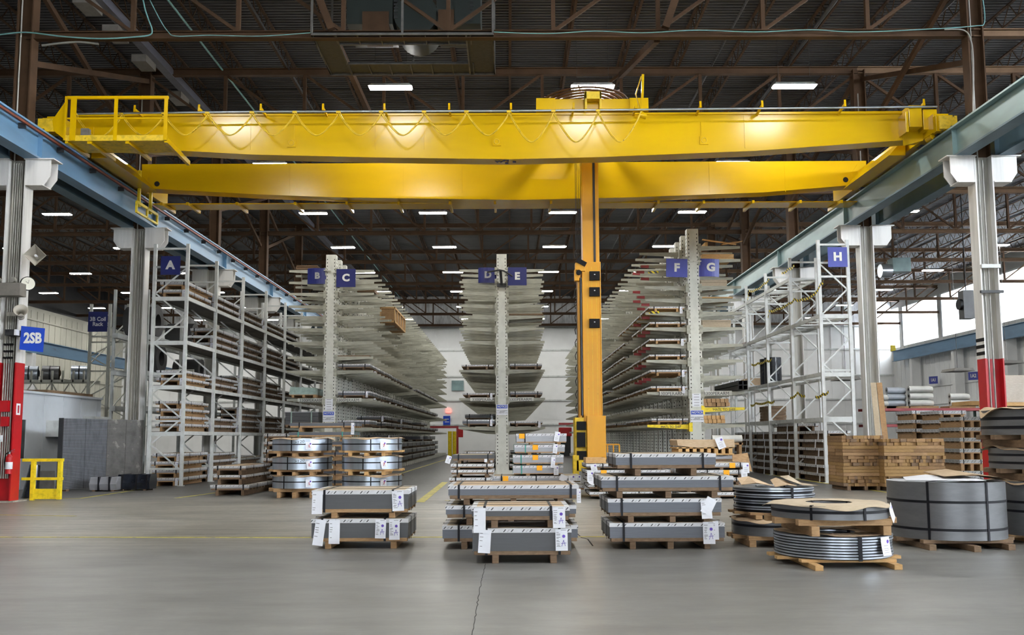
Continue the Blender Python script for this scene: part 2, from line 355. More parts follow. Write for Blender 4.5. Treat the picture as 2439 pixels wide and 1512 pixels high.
# walls
def girt_wall(name, pts, mats): pass
mb = MB(); mb.box(XL, XR, BACK, BACK+.3, 0, 12.9, 0); mb.box(XL, XR, BACK-.05, BACK+.3, 12.9, ROOF, 1)
x = XL
while x < XR: mb.box(x, x+.04, BACK-.03, BACK, 0, 12.9, 0); x += 1.2
for z in (2.8, 5.2, 7.6, 10.2): mb.box(XL, XR, BACK-.12, BACK, z, z+.14, 2)
for z in (12.5, 12.75): mb.cyl((XL, BACK-.4, z), (XR, BACK-.4, z), .07, 8, 2)
struct('wall_far', mb, ['wallw', 'insul', 'rack_grey'])
mb = MB()
mb.box(XL-.3, XL, -22, BACK, 0, 12.3, 0); mb.box(XL-.3, XL, -22, BACK, 12.3, ROOF, 1)
for z in (2.5, 4.6, 6.8, 9.0, 11.2): mb.box(XL, XL+.12, -22, BACK, z, z+.14, 0)
y = 20.0
while y < BACK: mb.box(XL, XL+.04, y, y+.05, 0, 12, 0); y += 1.0
struct('wall_left', mb, ['wall_warm', 'dark'])
# right wall with its high window band
WZ0, WZ1 = 10.3, 14.2
mb = MB(); mb.box(XR, XR+.3, -22, BACK, 0, WZ0); mb.box(XR, XR+.3, -22, BACK, WZ1, ROOF)
y = 16.2
while y < BACK: mb.box(XR, XR+.3, y-.3, y+.3, WZ0, WZ1); y += 8.2
for z in (2.4, 4.4, 6.0): mb.box(XR-.12, XR, -22, BACK, z, z+.14)
y = 20.0
while y < BACK: mb.box(XR-.03, XR, y, y+.05, 0, WZ0, 0); y += .9
struct('wall_right', mb, 'wallw')
M['pane'] = None
m, N, L, B = new_mat('frosted_window_pane'); B.inputs['Base Color'].default_value = (.95, .97, 1, 1)
B.inputs['Transmission Weight'].default_value = 1; B.inputs['Roughness'].default_value = .3; B.inputs['IOR'].default_value = 1.05
nz = noise(N, L, coords(N, L), 3.0); L.new(ramp(N, L, nz, [(.3, (.9, .93, .96)), (.6, (1, 1, 1))]), B.inputs['Base Color']); M['pane'] = m
y = 16.2; k = 1
while y < BACK-9:
    mb = MB(); mb.box(XR+.12, XR+.14, y+.3, y+7.9, WZ0, WZ1, 0)
    for q in (WZ0, WZ1-.06): mb.box(XR+.08, XR+.18, y+.3, y+7.9, q, q+.06, 1)
    struct('window_%d' % k, mb, ['pane', 'wallw']); y += 8.2; k += 1
# wall behind the photographer, with two unseen openings added to bring in daylight
mb = MB(); YB = -22.0
for a, b in ((XL, -7.2), (-5, 5), (7.2, XR)): mb.box(a, b, YB-.3, YB, 0, 4.2)
mb.box(XL, XR, YB-.3, YB, 4.2, ROOF); struct('wall_near', mb, 'wallw')
# ---------------------------------------------------------------- building columns
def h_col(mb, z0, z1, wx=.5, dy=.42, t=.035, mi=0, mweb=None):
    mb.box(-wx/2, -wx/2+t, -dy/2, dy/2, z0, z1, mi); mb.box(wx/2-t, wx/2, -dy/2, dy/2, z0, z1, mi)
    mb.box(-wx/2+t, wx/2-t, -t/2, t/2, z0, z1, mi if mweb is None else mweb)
def bracket(mb, s):       # s=+1: on the +x side
    P = [(s*.25, 9.1), (s*.9, 9.1), (s*.9, 8.62), (s*.72, 8.36), (s*.25, 8.36)]
    if s < 0: P = P[::-1]
    for y in (-.2, .17): mb.prism(P, y, y+.03)
    mb.box(min(s*.2, s*1.0), max(s*.2, s*1.0), -.25, .25, 9.07, 9.10)
    mb.box(min(s*.25, s*.72), max(s*.25, s*.72), -.24, .24, 8.36, 8.39)
me_shaft_r, me_shaft_w, me_up, me_br = None, None, None, {}
mb = MB(); h_col(mb, 0, 3.62); me_shaft_r = mb.mesh('painted_foot', 'red')
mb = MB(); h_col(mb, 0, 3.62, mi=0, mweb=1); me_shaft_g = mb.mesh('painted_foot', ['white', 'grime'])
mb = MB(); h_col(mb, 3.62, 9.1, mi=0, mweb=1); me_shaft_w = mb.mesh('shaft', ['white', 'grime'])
mb = MB(); h_col(mb, 9.1, ROOF-.85, .44, .36); me_up = mb.mesh('upper_shaft', 'brown')
for s in (-1, 1):
    mb = MB(); bracket(mb, s); me_br[s] = mb.mesh('bracket', 'white')
mb = MB(); mb.box(-.4, .4, -.35, .35, 0, .03); me_bp = mb.mesh('base_plate', 'grime')
def column(X, Y, label, row):
    t = thing('building_column', label, 'column', (X, Y, 0), 0, row)
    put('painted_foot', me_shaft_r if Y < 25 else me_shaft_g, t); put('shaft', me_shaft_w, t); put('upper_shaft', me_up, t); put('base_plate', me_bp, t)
    for s in (-1, 1): put('bracket', me_br[s], t)
    return t
COLS = {}
for k, Y in enumerate(TY[2:]):
    for X, sd in ((CXL, 'left'), (CXR, 'right')):
        nm = 'near rack A' if sd == 'left' else 'near rack H'
        lab = ('steel column with grimy white shaft and brown top, %s along the %s crane rail counting from the front' % (ORD[k], sd))
        if k == 0: lab = 'red and white steel column carrying the 2SB sign and a clock' if sd == 'left' else 'red and white steel column standing behind the big grey coils'
        COLS[sd, k] = column(X, Y, lab, 'building columns under the crane rails')
# conduits on the first two columns
for sd, k, xs in (('left', 0, (-.13, -.07, -.01, .05, .10)), ('right', 0, (-.10, .02)), ('left', 1, (-.1, 0, .08)), ('right', 1, (-.05,))):
    for x in xs:
        MB().cyl((x, -.10, .6), (x, -.10, 9.0 if x != xs[0] else 14), .021, 8).build('conduit', 'conduit' if sd == 'right' or x > -.1 else 'grime', COLS[sd, k])
c0 = COLS['right', 0]
mb = MB()
for z in (3.72, 3.9, 4.08): mb.box(-.256, -.249, -.212, .212, z, z+.09)
mb.build('black_stripe', 'black', c0)
MB().box(-.3, .3, -.3, -.22, 5.35, 5.42).build('clamp_bar', 'dark', c0)
MB().box(-.25, .25, -.3, -.22, 6.02, 6.12).build('clamp_bar', 'rack_grey', c0)
c1 = COLS['left', 0]
mb = MB()
for z in (3.75, 3.92, 4.1): 
    for x in (-.12, -.05, .02, .08): mb.cyl((x, -.16, z), (x, -.06, z), .03, 8)
mb.build('conduit_clamp', 'black', c1)
MB().box(.251, .256, -.12, .08, 2.25, 2.55).build('extinguisher_sign', 'paper', c1)
MB().box(.256, .259, -.06, .02, 2.3, 2.5).build('sign_symbol', 'pen_red', c1)
MB().box(-.1, .1, -.26, -.12, 2.33, 2.62).box(-.06, .1, -.26, -.12, 1.95, 2.2).build('switch_box', 'red', c1)
MB().box(-.06, .01, -.3, -.26, 1.55, 1.72).build('switch_plate', 'paper', c1)
# sway braces in the column rows
for X in (CXL, CXR):
    for k, (a, b) in enumerate(zip(TY[2:6], TY[3:7])):
        sd = 'left' if X < 0 else 'right'
        for n_, (za, zb) in (('rising', (11.9, 14.5)), ('falling', (14.5, 11.9))):
            dx = .12 if n_ == 'rising' else -.12; mb = MB(); mb.beam((X+dx, a+.2, za), (X+dx, b-.2, zb), .12, .16)
            tag(mb.build('sway_brace', 'brown'), 'brown diagonal brace %s away from the camera above %s crane rail, %s bay' % (n_, sd, ORD[k]), 'brace', 'sway braces in the column rows')
# ---------------------------------------------------------------- crane runway beams
def runway(X, mats, label, inner):
    t = thing('runway_beam', label, 'beam', (X, 0, 0), 0, 'crane runway beams')
    y0, y1 = 8, BACK-1
    mb = MB(); z0, z1 = 9.1, 9.95
    mb.box(-.2, .2, y0, y1, z1-.05, z1, 0); mb.box(-.2, .2, y0, y1, z0, z0+.05, 1); mb.box(-.03, .03, y0, y1, z0+.05, z1-.05, 0)
    y = y0
    while y < y1: mb.box(-.16, .16, y, y+.02, z0+.05, z1-.05, 0); y += 8.2
    mb.build('girder', mats, t)
    mb = MB(); mb.box(-.05, .05, y0, y1, z1, z1+.03); mb.box(-.03, .03, y0, y1, z1+.03, z1+.11); mb.build('crane_rail', 'rail_steel', t)
    mb = MB(); y = y0+.4
    while y < 60:
        for s in (-1, 1): mb.box(s*.12-.05, s*.12+.05, y, y+.05, z1, z1+.05)
        y += 1.0
    mb.build('rail_clips', 'dark', t)
    return t
rl = runway(-12.76, ['blue', 'blue'], 'light blue steel crane runway beam on the left column row, facing the racks', 1)
mb = MB(); mb.box(.20, .27, 8, BACK-1, 9.76, 9.82); mb.build('conductor_bar', 'rust', rl)
mb = MB(); y = 9
while y < 60: mb.box(.05, .24, y, y+.04, 9.66, 9.80); y += 2.05
mb.build('bar_hangers', 'dark', rl)
runway(-13.55, ['teal_dark', 'teal_dark'], 'dark blue-grey runway beam on the outer side of the left columns', 0)
runway(12.25, ['teal', 'teal_dark'], 'teal steel crane runway beam on the right column row, facing the racks', 1)
runway(13.4, ['teal_dark', 'teal_dark'], 'dark blue-grey runway beam on the outer side of the right columns', 0)
# ---------------------------------------------------------------- roof trusses
ZB, ZT = 12.6, 14.9
def truss_meshes(span, n, ch='brown'):
    p = span/n
    a = MB(); a.ibeam((0, 0, ZB), (span, 0, ZB), .2, .22, .03)
    b = MB(); b.ibeam((0, 0, ZT), (span, 0, ZT), .22, .26, .03)
    v = MB().beam((0, 0, ZB+.1), (0, 0, ZT-.1), .11, .13).mesh('vertical_web', 'brown')
    d = MB().beam((0, 0, ZB+.1), (p, 0, ZT-.1), .08, .09).mesh('diagonal_web', 'brown')
    return a.mesh('bottom_chord', ch), b.mesh('top_chord', ch), v, d
ALLT = {}
def truss(x0, span, n, Y, label, key):
    if key not in ALLT: ALLT[key] = truss_meshes(span, n, 'brown_light' if key == 'r' else 'brown')  # right-bay chords coloured lighter in place of window light
    a, b, v, d = ALLT[key]; p = span/n
    t = thing('roof_truss', label, 'truss', (x0, Y, 0), 0, 'roof trusses')
    put('bottom_chord', a, t); put('top_chord', b, t)
    for i in range(1, n): put('vertical_web', v, t, (p*i, 0, 0))
    for i in range(n):
        if i < n//2: o = put('diagonal_web', d, t, (p*(i+1), 0, 0), math.pi)
        else: o = put('diagonal_web', d, t, (p*i, 0, 0))
    return t
for k, Y in enumerate(TY[2:]):
    fr = 'nearest' if k == 0 else ORD[k]
    truss(CXL, CXR-CXL, 9, Y, '%s brown roof truss from the camera, spanning the crane bay' % fr, 'c')
    if k >= 1:
        truss(XL, CXL-XL, 9, Y, '%s brown roof truss from the camera, over the left side bay' % fr, 'l')
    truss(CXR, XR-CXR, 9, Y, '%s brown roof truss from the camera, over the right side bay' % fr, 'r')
# open web joists along the building
def joist_mesh(y0, y1, zig=True):
    mb = MB(); z0, z1 = ZT+.16, ROOF-.03
    mb.box(-.05, .05, y0, y1, z1-.05, z1); mb.box(-.04, .04, y0, y1, z0, z0+.04)
    y = y0; up = True
    while zig and y < y1-.45:
        a, b = (z0+.03, z1-.04) if up else (z1-.04, z0+.03)
        mb.beam((0, y, a), (0, y+.45, b), .025, .025); y += .45; up = not up
    return mb.mesh('roof_joist', 'brown')
J = joist_mesh(16, BACK)
x = -36.8; k = 0
while x < 38:
    o = put('roof_joist', J, None, (x, 0, 0)); k += 1
    side = 'left bay' if x < CXL else ('right bay' if x > CXR else 'crane bay')
    n_ = sum(1 for q in range(40) if -36.8+2.05*q < x-.01 and ((-36.8+2.05*q < CXL) == (x < CXL)) and ((-36.8+2.05*q > CXR) == (x > CXR)))
    tag(o, 'brown open-web roof joist, %s from the left in the %s roof' % (ORD[n_], side), 'joist', 'open-web roof joists'); x += 2.05
# ---------------------------------------------------------------- ceiling lights
mb = MB(); mb.hexa([(-.69, -.17, 0), (.69, -.17, 0), (.69, .17, 0), (-.69, .17, 0), (-.6, -.1, .1), (.6, -.1, .1), (.6, .1, .1), (-.6, .1, .1)])
me_h = mb.mesh('housing', 'rack_grey')
mb = MB()
for y in (-.125, -.045, .045, .125): mb.cyl((-.65, y, -.012), (.65, y, -.012), .028, 8)
mb2 = MB(); mb2.box(-.66, .66, -.155, .155, -.035, -.006); me_t = mb2.mesh('diffuser', 'lamp')
mb = MB()
for s in (-1, 1): mb.cyl((s*.5, 0, .1), (s*.5, 0, 2.3), .006, 5)
me_w = mb.mesh('hanger_rod', 'dark')
LROWS = [28.3+8.2*k for k in range(-4, 8)]
AISLE = {-9.6: 'between racks A and B', -3.7: 'between racks C and D', 2.7: 'between racks E and F', 9.1: 'between racks G and H'}
def light(X, Y, label, z=12.65):
    t = thing('ceiling_light', label, 'ceiling light', (X, Y, z), 0, 'fluorescent ceiling lights')
    put('housing', me_h, t); put('diffuser', me_t, t); put('hanger_rod', me_w, t)
for k, Y in enumerate(LROWS):
    for X in (-9.6, -3.7, 2.7, 9.1):
        if abs(Y-28.3) < .1 and X == -9.6: continue
        if Y < 20: lab = 'lit ceiling fixture in front of the crane, %s, %s row towards camera' % (AISLE[X].replace('between racks ', 'line '), ORD[3-k])
        else:
            n_ = k-4
            lab = 'lit fluorescent ceiling fixture over the aisle %s, %s from the front' % (AISLE[X], ORD[n_])
        light(X, Y, lab)
    if Y > 24:
        n_ = k-4
        for X, nm in ((-22.2, 'near'), (-28.6, 'middle'), (-34.8, 'outer')):
            if Y > 40 or X < -30: light(X, Y, 'lit ceiling fixture in the left bay, %s line, %s row from the front' % (nm, ORD[n_]))
        for X, nm in ((19.6, 'near'), (28.5, 'outer')): light(X, Y, 'lit ceiling fixture in the right bay, %s line, %s row from the front' % (nm, ORD[n_]))
# ================================================================ overhead crane
def bw(mb, name, mats, parent, bevel=0, **kw):     # mesh written in world coordinates under a placed parent
    l = parent.location
    if parent.parent: l = l+parent.parent.location
    mb.v = [(a[0]-l[0], a[1]-l[1], a[2]-l[2]) for a in mb.v]
    return mb.build(name, mats, parent, bevel=bevel, **kw)
G1, G2 = 26.0, 31.0
crane = thing('overhead_crane', 'yellow double-girder bridge crane spanning the aisle high above the racks', 'crane', (-.2, 28.5, 9.6))
def xz(px, py, Y): p = atY(px, py, Y); return (p.x, p.z)
g1 = [(178, 279), (1219, 270), (2206, 264)]; g1b = [(2206, 330), (2164, 333), (1800, 359), (1430, 374), (1219, 379), (900, 375), (600, 368), (178, 345)]
mb = MB(); mb.prism([xz(x, y, G1) for x, y in g1+g1b][::-1], G1, G1+.55)
top1 = atY(1219, 270, G1).z
mb.box(atY(178, 279, G1).x, atY(2206, 264, G1).x, G1-.04, G1+.6, top1-.06, top1)
gd1 = bw(mb, 'front_girder', 'yellow', crane)
g2 = [(338, 391), (1219, 387), (2063, 383)]; g2b = [(2063, 438), (1820, 458), (1500, 470), (1240, 476), (800, 470), (620, 463), (338, 448)]
mb = MB(); mb.prism([xz(x, y, G2) for x, y in g2+g2b][::-1], G2, G2+.6)
gd2 = bw(mb, 'rear_girder', 'yellow', crane)
top2 = atY(1219, 387, G2).z
mb = MB()
for x in (374, 2014):
    p = atY(x, 438 if x < 1000 else 428, G2); mb.cyl((p.x, G2-.012, p.z), (p.x, G2+.02, p.z), .09, 20)
bw(mb, 'access_hole', 'hole', gd2)
mb = MB()
for x in (690, 960, 1100, 1690, 1870): p = atY(x, 430, G2); mb.box(p.x-.01, p.x+.01, G2-.012, G2, 9.95, top2-.01)
bw(mb, 'weld_seam', 'yellow', gd2)
mb = MB()
for x in (597, 895, 1010, 1773): p = atY(x, 300, G1); mb.box(p.x-.01, p.x+.01, G1-.012, G1, 9.9, top1-.08)
bw(mb, 'weld_seam', 'yellow', gd1)
for x, y in ((694, 340), (1183, 337), (1677, 334)):
    p = atY(x, y, G1-.03); mb = MB(); mb.box(p.x-.125, p.x+.125, G1-.03, G1, p.z-.12, p.z+.12)
    mb.box(p.x-.08, p.x+.08, G1-.02, G1, p.z+.12, p.z+.55)
    n = 20; R = [(p.x+.075*math.cos(6.2832*i/n), G1-.035, p.z+.075*math.sin(6.2832*i/n)) for i in range(n+1)]
    o = bw(mb, 'lug_plate', 'yellow', gd1); mb = MB(); mb.tube(R, .010, 6); bw(mb, 'ring', 'yellow_dirty', gd1)
p = atY(1207, 380, G1)
for s, dx, dy in (('W', -.22, .25), ('N', -.02, .15), ('S', .0, .38), ('E', .22, .25)):
    me = text_mesh(s, .22, .04, .003, 'ink'); me.transform(Matrix.Rotation(math.pi/2, 4, 'X'))
    put('compass_letter', me, gd1, Vector((p.x+dx, G1+dy, atY(1219, 379, G1).z-.004))-crane.location)
# end trucks
for X, sd in ((-12.76, -1), (12.25, 1)):
    mb = MB(); mb.box(X-.22, X+.22, 25.3, 33.4, 10.13, 10.66)
    mb.box(X-.24, X+.24, 25.1, 25.3, 10.08, 10.55)
    tr = bw(mb, 'end_truck', 'yellow', crane, bevel=.01)
    mb = MB()
    for y in (25.5, 26.6, 31.2, 32.8): mb.cyl((X-.08, y, 10.26), (X+.08, y, 10.26), .2, 18)
    bw(mb, 'wheel', 'dark', tr)
    i = -sd      # towards the middle of the bay
    mb = MB()
    for Y, z1, gw in ((G1, top1, .8), (G2, top2, .42)):      # gusset plates between girder and truck
        mb.prism([(X+i*.22, 10.1), (X+i*gw, 9.95), (X+i*gw, 10.6), (X+i*.22, 10.9)][::i], Y-.02, Y+.0)
        mb.prism([(X-.1, 10.66), (X+i*gw, 10.66), (X+i*gw, z1-.05), (X-.0, z1-.35)][::i], Y+.05, Y+.09)
    mb.hexa([(min(X+i*.3, X+i*.8), 27, 9.98), (max(X+i*.3, X+i*.8), 27, 9.98), (max(X+i*.3, X+i*.8), 30.9, 9.98), (min(X+i*.3, X+i*.8), 30.9, 9.98),
             (X+i*.3-.02, 27, 10.5), (X+i*.3+.02, 27, 10.5), (X+i*.3+.02, 30.9, 10.5), (X+i*.3-.02, 30.9, 10.5)])
    bw(mb, 'gusset', 'yellow', tr)
    mb = MB()
    for z in (10.25, 10.5): mb.cyl((X-.1, 25.1, z-.1), (X-.1, 24.9, z-.1), .07, 12)
    mb.box(X-.25, X+.25, 24.88, 24.93, 10.08, 10.45); bw(mb, 'bumper', 'yellow_dirty', tr)
# drive boxes at the right end
p = atY(2180, 270, G1-.35)
mb = MB(); mb.box(p.x-.25, p.x+.12, G1-.5, G1-.05, 10.35, 10.98); mb.box(p.x+.2, p.x+.6, G1-.4, G1-.05, 10.3, 10.9); mb.box(p.x-.35, p.x-.27, G1-.5, G1, 10.2, 10.8)
mb.cyl((p.x+.45, G1-.45, 10.1), (p.x+.45, G1-.1, 10.1), .1, 14); bw(mb, 'drive_unit', 'yellow', crane, bevel=.01)
# service platform
PY = 24.87; zf = 9.82
X0, X1 = atY(157, 330, PY).x, atY(398, 330, PY).x; zt = atY(280, 232, PY).z
mb = MB(); mb.box(X0, X1, PY, G1, zf, zf+.04); mb.box(X0, X1, PY-.03, PY, zf-.02, zf+.14); pl = bw(mb, 'service_platform', 'yellow_dirty', crane)
mb = MB()
for x in (212, 303): p = atY(x, 335, PY); mb.beam((p.x, PY, zf-.05), (p.x, G1+.5, zf-.05), .10, .09)
mb.beam((X0+.02, PY, zf-.03), (X0+.02, G1+.2, zf-.03), .08, .1); mb.beam((X1-.03, PY, zf+.0), (X1-.03, G1+.7, zf-.1), .09, .14)
bw(mb, 'platform_joist', 'yellow', pl)
mb = MB()
mb.box(X0, X1, PY-.04, PY+.04, zt-.05, zt+.03); mb.box(X0, X1, PY-.01, PY+.01, 10.42, 10.47)
for x, w in ((157, .05), (176, .16), (277, .10), (396, .10)): p = atY(x, 280, PY); mb.box(p.x-w/2, p.x+w/2, PY-.05, PY-.032, zf-.01, zt+.02)
bw(mb, 'guard_rail', 'yellow', pl)
mb = MB(); mb.prism([(X0, zf), (X0, zt), (X0-.15, zt-.25), (X0-.4, 10.4), (X0-.35, 10.1)], PY, PY+.02); bw(mb, 'end_plate', 'yellow', pl)
p = atY(204, 298, PY+.5); mb = MB(); mb.box(p.x-.11, p.x+.11, PY+.45, PY+.6, zf+.02, zf+.5); bw(mb, 'resistor_box', 'grey_box', pl)
# collector guard hanging at the left rail
X = -12.38
mb = MB(); ya, yb = 30.1, 31.9
mb.beam((X, ya+.3, 10.6), (X, ya+.3, 9.35), .09, .09); mb.beam((X, yb-.5, 10.3), (X, yb-.5, 9.35), .09, .09)
mb.beam((X+.05, ya, 9.45), (X+.05, yb, 9.45), .06, .09); mb.beam((X+.05, ya, 9.12), (X+.05, yb, 9.12), .06, .07)
for y in (ya, (ya+yb)/2, yb): mb.beam((X+.05, y, 9.09), (X+.05, y, 9.48), .06, .07)
bw(mb, 'collector_guard', 'safety', crane)
# festoon track, brackets and cable loops
TYY = 25.45
trk = [atY(x, y, TYY) for x, y in ((182, 271), (620, 266), (1219, 264), (1840, 258), (2232, 254))]
mb = MB(); mb.tube(trk, .028, 8); bw(mb, 'festoon_track', 'pipe', crane)
def track_z(X):
    for a, b in zip(trk[:-1], trk[1:]):
        if a.x <= X <= b.x: return a.z+(b.z-a.z)*(X-a.x)/(b.x-a.x)
    return trk[0].z if X < trk[0].x else trk[-1].z
for x in (322, 475, 622, 770, 916, 1070, 1217, 1366, 1514, 1668, 1815, 2012, 2200):
    p = atY(x, 262, TYY); mb = MB(); z = track_z(p.x)
    mb.beam((p.x, TYY-.06, z+.09), (p.x, G1, top1-.06), .05, .07); mb.prism([(TYY-.06, z+.02), (TYY-.02, z+.02), (TYY-.04, z+.22)], p.x-.03, p.x+.03, axis='x')
    bw(mb, 'track_bracket', 'yellow', crane)
ns = [180, 289, 390, 494, 600, 702, 806, 908, 1010, 1111, 1212, 1318, 1424, 1526]
for i, (a, b) in enumerate(zip(ns[:-1], ns[1:])):
    yb = 322 if i < 10 else 338
    if i == 0: yb = 330
    A, Bp = atY(a, 268, TYY), atY(b, 268, TYY); low = atY((a+b)/2, yb, TYY).z
    za = track_z(A.x)-.05; pts = []
    for j in range(17):
        t = j/16; s = math.sin(math.pi*t); pts.append((A.x+(Bp.x-A.x)*(t-.035*math.sin(2*math.pi*t)*-1), TYY+.02*(i % 2), za-(za-low)*s**.85))
    mb = MB(); mb.tube(pts, .016, 6); mb.tube([(q[0]+.03, q[1]+.03, q[2]+.02) for q in pts], .012, 5)
    mb.box(A.x-.06, A.x+.06, TYY-.03, TYY+.05, za, za+.06); bw(mb, 'festoon_cable', 'yellow_dirty', crane)
# walkway behind the rear girder
mb = MB(); xa, xb = atY(375, 490, G2+1).x, atY(2060, 480, G2+1).x
mb.box(xa, xb, G2+.602, G2+1.4, 9.74, 9.78); mb.box(xa, xb, G2+1.36, G2+1.4, 9.78, 9.9); wk = bw(mb, 'walkway', 'yellow', crane)
mb = MB()
for x in (405, 465, 580, 715, 835, 955, 1075, 1180, 1310, 1390, 1560, 1665, 1780, 1890, 1985):
    p = atY(x, 480, G2+1); mb.beam((p.x, G2+.2, 9.66), (p.x, G2+1.5, 9.68), .08, .11)
bw(mb, 'walkway_bracket', 'yellow', wk)
# ---------------------------------------------------------------- trolley with the hanging mast
MY = 28.8; mx0, mx1 = atY(1385, 500, MY).x, atY(1424, 500, MY).x; mc = (mx0+mx1)/2
tro = thing('crane_trolley', 'yellow crane trolley with a long amber mast hanging down between the racks', 'crane trolley', (mc, MY, .5))
ta, tb = atY(1277, 250, G1).x, atY(1544, 250, G1).x; zt0 = top1+.02
mb = MB()
for Y in (G1-.02, 31.2): mb.box(ta+.12, tb-.12, Y, Y+.35, zt0+.08, zt0+.40); mb.box(ta, ta+.55, Y-.03, Y+.38, zt0+.02, zt0+.42); mb.box(tb-.55, tb, Y-.03, Y+.38, zt0+.02, zt0+.42)
for x in (ta+.3, tb-.3, mc-.4, mc+.4): mb.box(x-.12, x+.12, G1, 31.4, zt0+.1, zt0+.35)
bw(mb, 'trolley_frame', 'yellow', tro, bevel=.01)
mb = MB()
for x in (ta+.12, tb-.12):
    for Y in (G1+.2, 31.35): mb.cyl((x-.05, Y, zt0+.10), (x+.05, Y, zt0+.10), .15, 16); 
bw(mb, 'trolley_wheel', 'dark', tro)
p = atY(1412, 240, G1-.2); mb = MB(); mb.box(p.x-.24, p.x+.24, G1-.3, G1-.02, zt0+.30, zt0+.52); mb.box(p.x-.24, p.x-.18, G1-.3, G1-.02, zt0+.0, zt0+.52); mb.box(p.x+.18, p.x+.24, G1-.3, G1-.02, zt0+.0, zt0+.52)
bw(mb, 'drive_housing', 'yellow_dirty', tro, bevel=.01)
p = atY(1475, 232, 27); mb = MB(); mb.box(p.x-.32, p.x+.1, 26.9, 27.3, zt0+.35, zt0+.62); bw(mb, 'motor_box', 'yellow', tro, bevel=.01)
mb = MB(); mb.cyl((p.x+.3, 26.8, zt0+.35), (p.x+.3, 26.8, zt0+.56), .3, 20); bw(mb, 'motor_disc', 'yellow_dirty', tro)
mb = MB()
zr = atY(1390, 209, 27.6).z
for j in range(10):
    R = 1.38-.07*j; mb.tube([(mc-.1+R*math.cos(6.2832*i/40), 28.9+R*math.sin(6.2832*i/40), zr+.02*(j % 2)-.015*j) for i in range(41)], .022, 6)
for k in range(6):
    a = k*math.pi/3+.3; mb.beam((mc-.1+.65*math.cos(a), 28.9+.65*math.sin(a), zr+.05), (mc-.1+1.4*math.cos(a), 28.9+1.4*math.sin(a), zr+.05), .05, .04)
mb.cyl((mc-.1, 28.9, zt0+.3), (mc-.1, 28.9, zr+.1), .16, 16)
bw(mb, 'cable_reel', 'coilbrown', tro)
p = atY(1528, 230, 25.6); mb = MB()
mb.beam((p.x, 25.6, 10.75), (p.x+.05, 25.6, 11.95), .07, .07); mb.cyl((p.x-.05, 25.55, 10.75), (p.x+.12, 25.55, 10.70), .09, 12); mb.tube([(p.x, 25.6, 11.9), (p.x-.15, 25.7, 11.4), (p.x-.05, 25.7, 11.0)], .02, 6)
bw(mb, 'cable_post', 'yellow', tro)
zj = atY(1400, 640, MY).z; zb = atY(1400, 990, MY).z
mb = MB(); mb.box(mx0, mx1, MY-.28, MY+.28, 5.6, zt0+.3); bw(mb, 'upper_mast', 'amber', tro, bevel=.008)
p = atY(1415, 500, MY-.3).x
mb = MB(); mb.box(p-.035, p+.035, MY-.30, MY-.27, zj, 10.9); bw(mb, 'mast_groove', 'dark', tro)
a, b = atY(1388, 800, MY-.36).x, atY(1432, 800, MY-.36).x
mb = MB(); mb.box(a, b, MY-.36, MY+.36, zb-.3, zj+.15); mb.box(b-.02, b+.01, MY-.38, MY-.30, zb, zj+.15); lm = bw(mb, 'lower_mast', 'amber', tro, bevel=.008)
c = atY(1378, 800, MY-.3).x; mb = MB(); mb.box(c, a-.05, MY-.30, MY+.2, zb-.2, zj-.1); mb.cyl((a-.045, MY-.34, zb), (a-.045, MY-.34, zj-.35), .035, 10, 1); bw(mb, 'guide_rail', ['amber', 'dark'], lm)
mb = MB()
for f in (.28, .52, .78): x = a+(b-a)*f; mb.box(x-.004, x+.004, MY-.362, MY-.36, zb, zj)
bw(mb, 'seam_line', 'yellow_dirty', lm)
c = atY(1370, 660, MY-.3).x; mb = MB(); mb.box(c, a+.1, MY-.42, MY-.1, zj-.15, zj+.12); mb.box(c-.03, c+.12, MY-.42, MY-.2, zj-.45, zj-.1); bw(mb, 'mast_head', 'amber', lm, bevel=.01)
mb = MB(); mb.cyl((c+.1, MY-.5, zj-.2), (c+.1, MY-.42, zj-.2), .08, 12); mb.beam((c+.05, MY-.45, zj+.2), (a+.12, MY-.45, zj+.05), .05, .14); bw(mb, 'hose_bracket', 'black', lm)
for y in (657, 695, 770):
    p = atY(1416, y, MY-.4); mb = MB(); mb.box(p.x-.16, p.x+.16, MY-.46, MY-.37, p.z-.14, p.z+.14)
    for sx in (-.09, .09): mb.cyl((p.x+sx, MY-.475, p.z), (p.x+sx, MY-.45, p.z), .055, 12)
    mb.box(p.x-.02, p.x+.02, MY-.47, MY-.45, p.z+.02, p.z+.05, 1); bw(mb, 'work_light', ['black', 'paper'], lm, bevel=.006)
a2, b2 = atY(1398, 1000, MY-.5).x, atY(1443, 1000, MY-.5).x; z0 = atY(1400, 1092, MY-.5).z; z1 = atY(1400, 990, MY-.5).z
mb = MB(); mb.box(a2, b2, MY-.5, MY+.4, z0-.05, z1); cg = bw(mb, 'carriage', 'amber', tro, bevel=.01)
a3 = atY(1370, 1040, MY-.4).x
mb = MB(); mb.box(a3, a2, MY-.35, MY+.4, z0-.2, z1-.05); bw(mb, 'carriage_side', 'yellow_dirty', cg, bevel=.01)
mb = MB()
for z in (z1-.3, z0+.1): mb.box(a3+.05, a2-.02, MY-.42, MY-.33, z-.13, z+.13)
mb.box(a3+.05, a2-.05, MY-.46, MY-.33, z0+.35, z1-.5); bw(mb, 'sensor_box', 'black', cg, bevel=.006)
mb = MB(); p = atY(1396, 1110, MY-.4); mb.box(p.x-.3, p.x+.22, MY-.5, MY+.5, p.z-.15, z0-.05); mb.box(a3-.08, a3+.1, MY-.5, MY-.2, p.z-.35, z0+.1)
bw(mb, 'mast_foot', 'yellow_dirty', cg, bevel=.01)
p = atY(1460, 1065, MY+.2); mb = MB()
q = atY(1447, 1062, MY+.2); r = atY(1475, 1062, MY+.2)
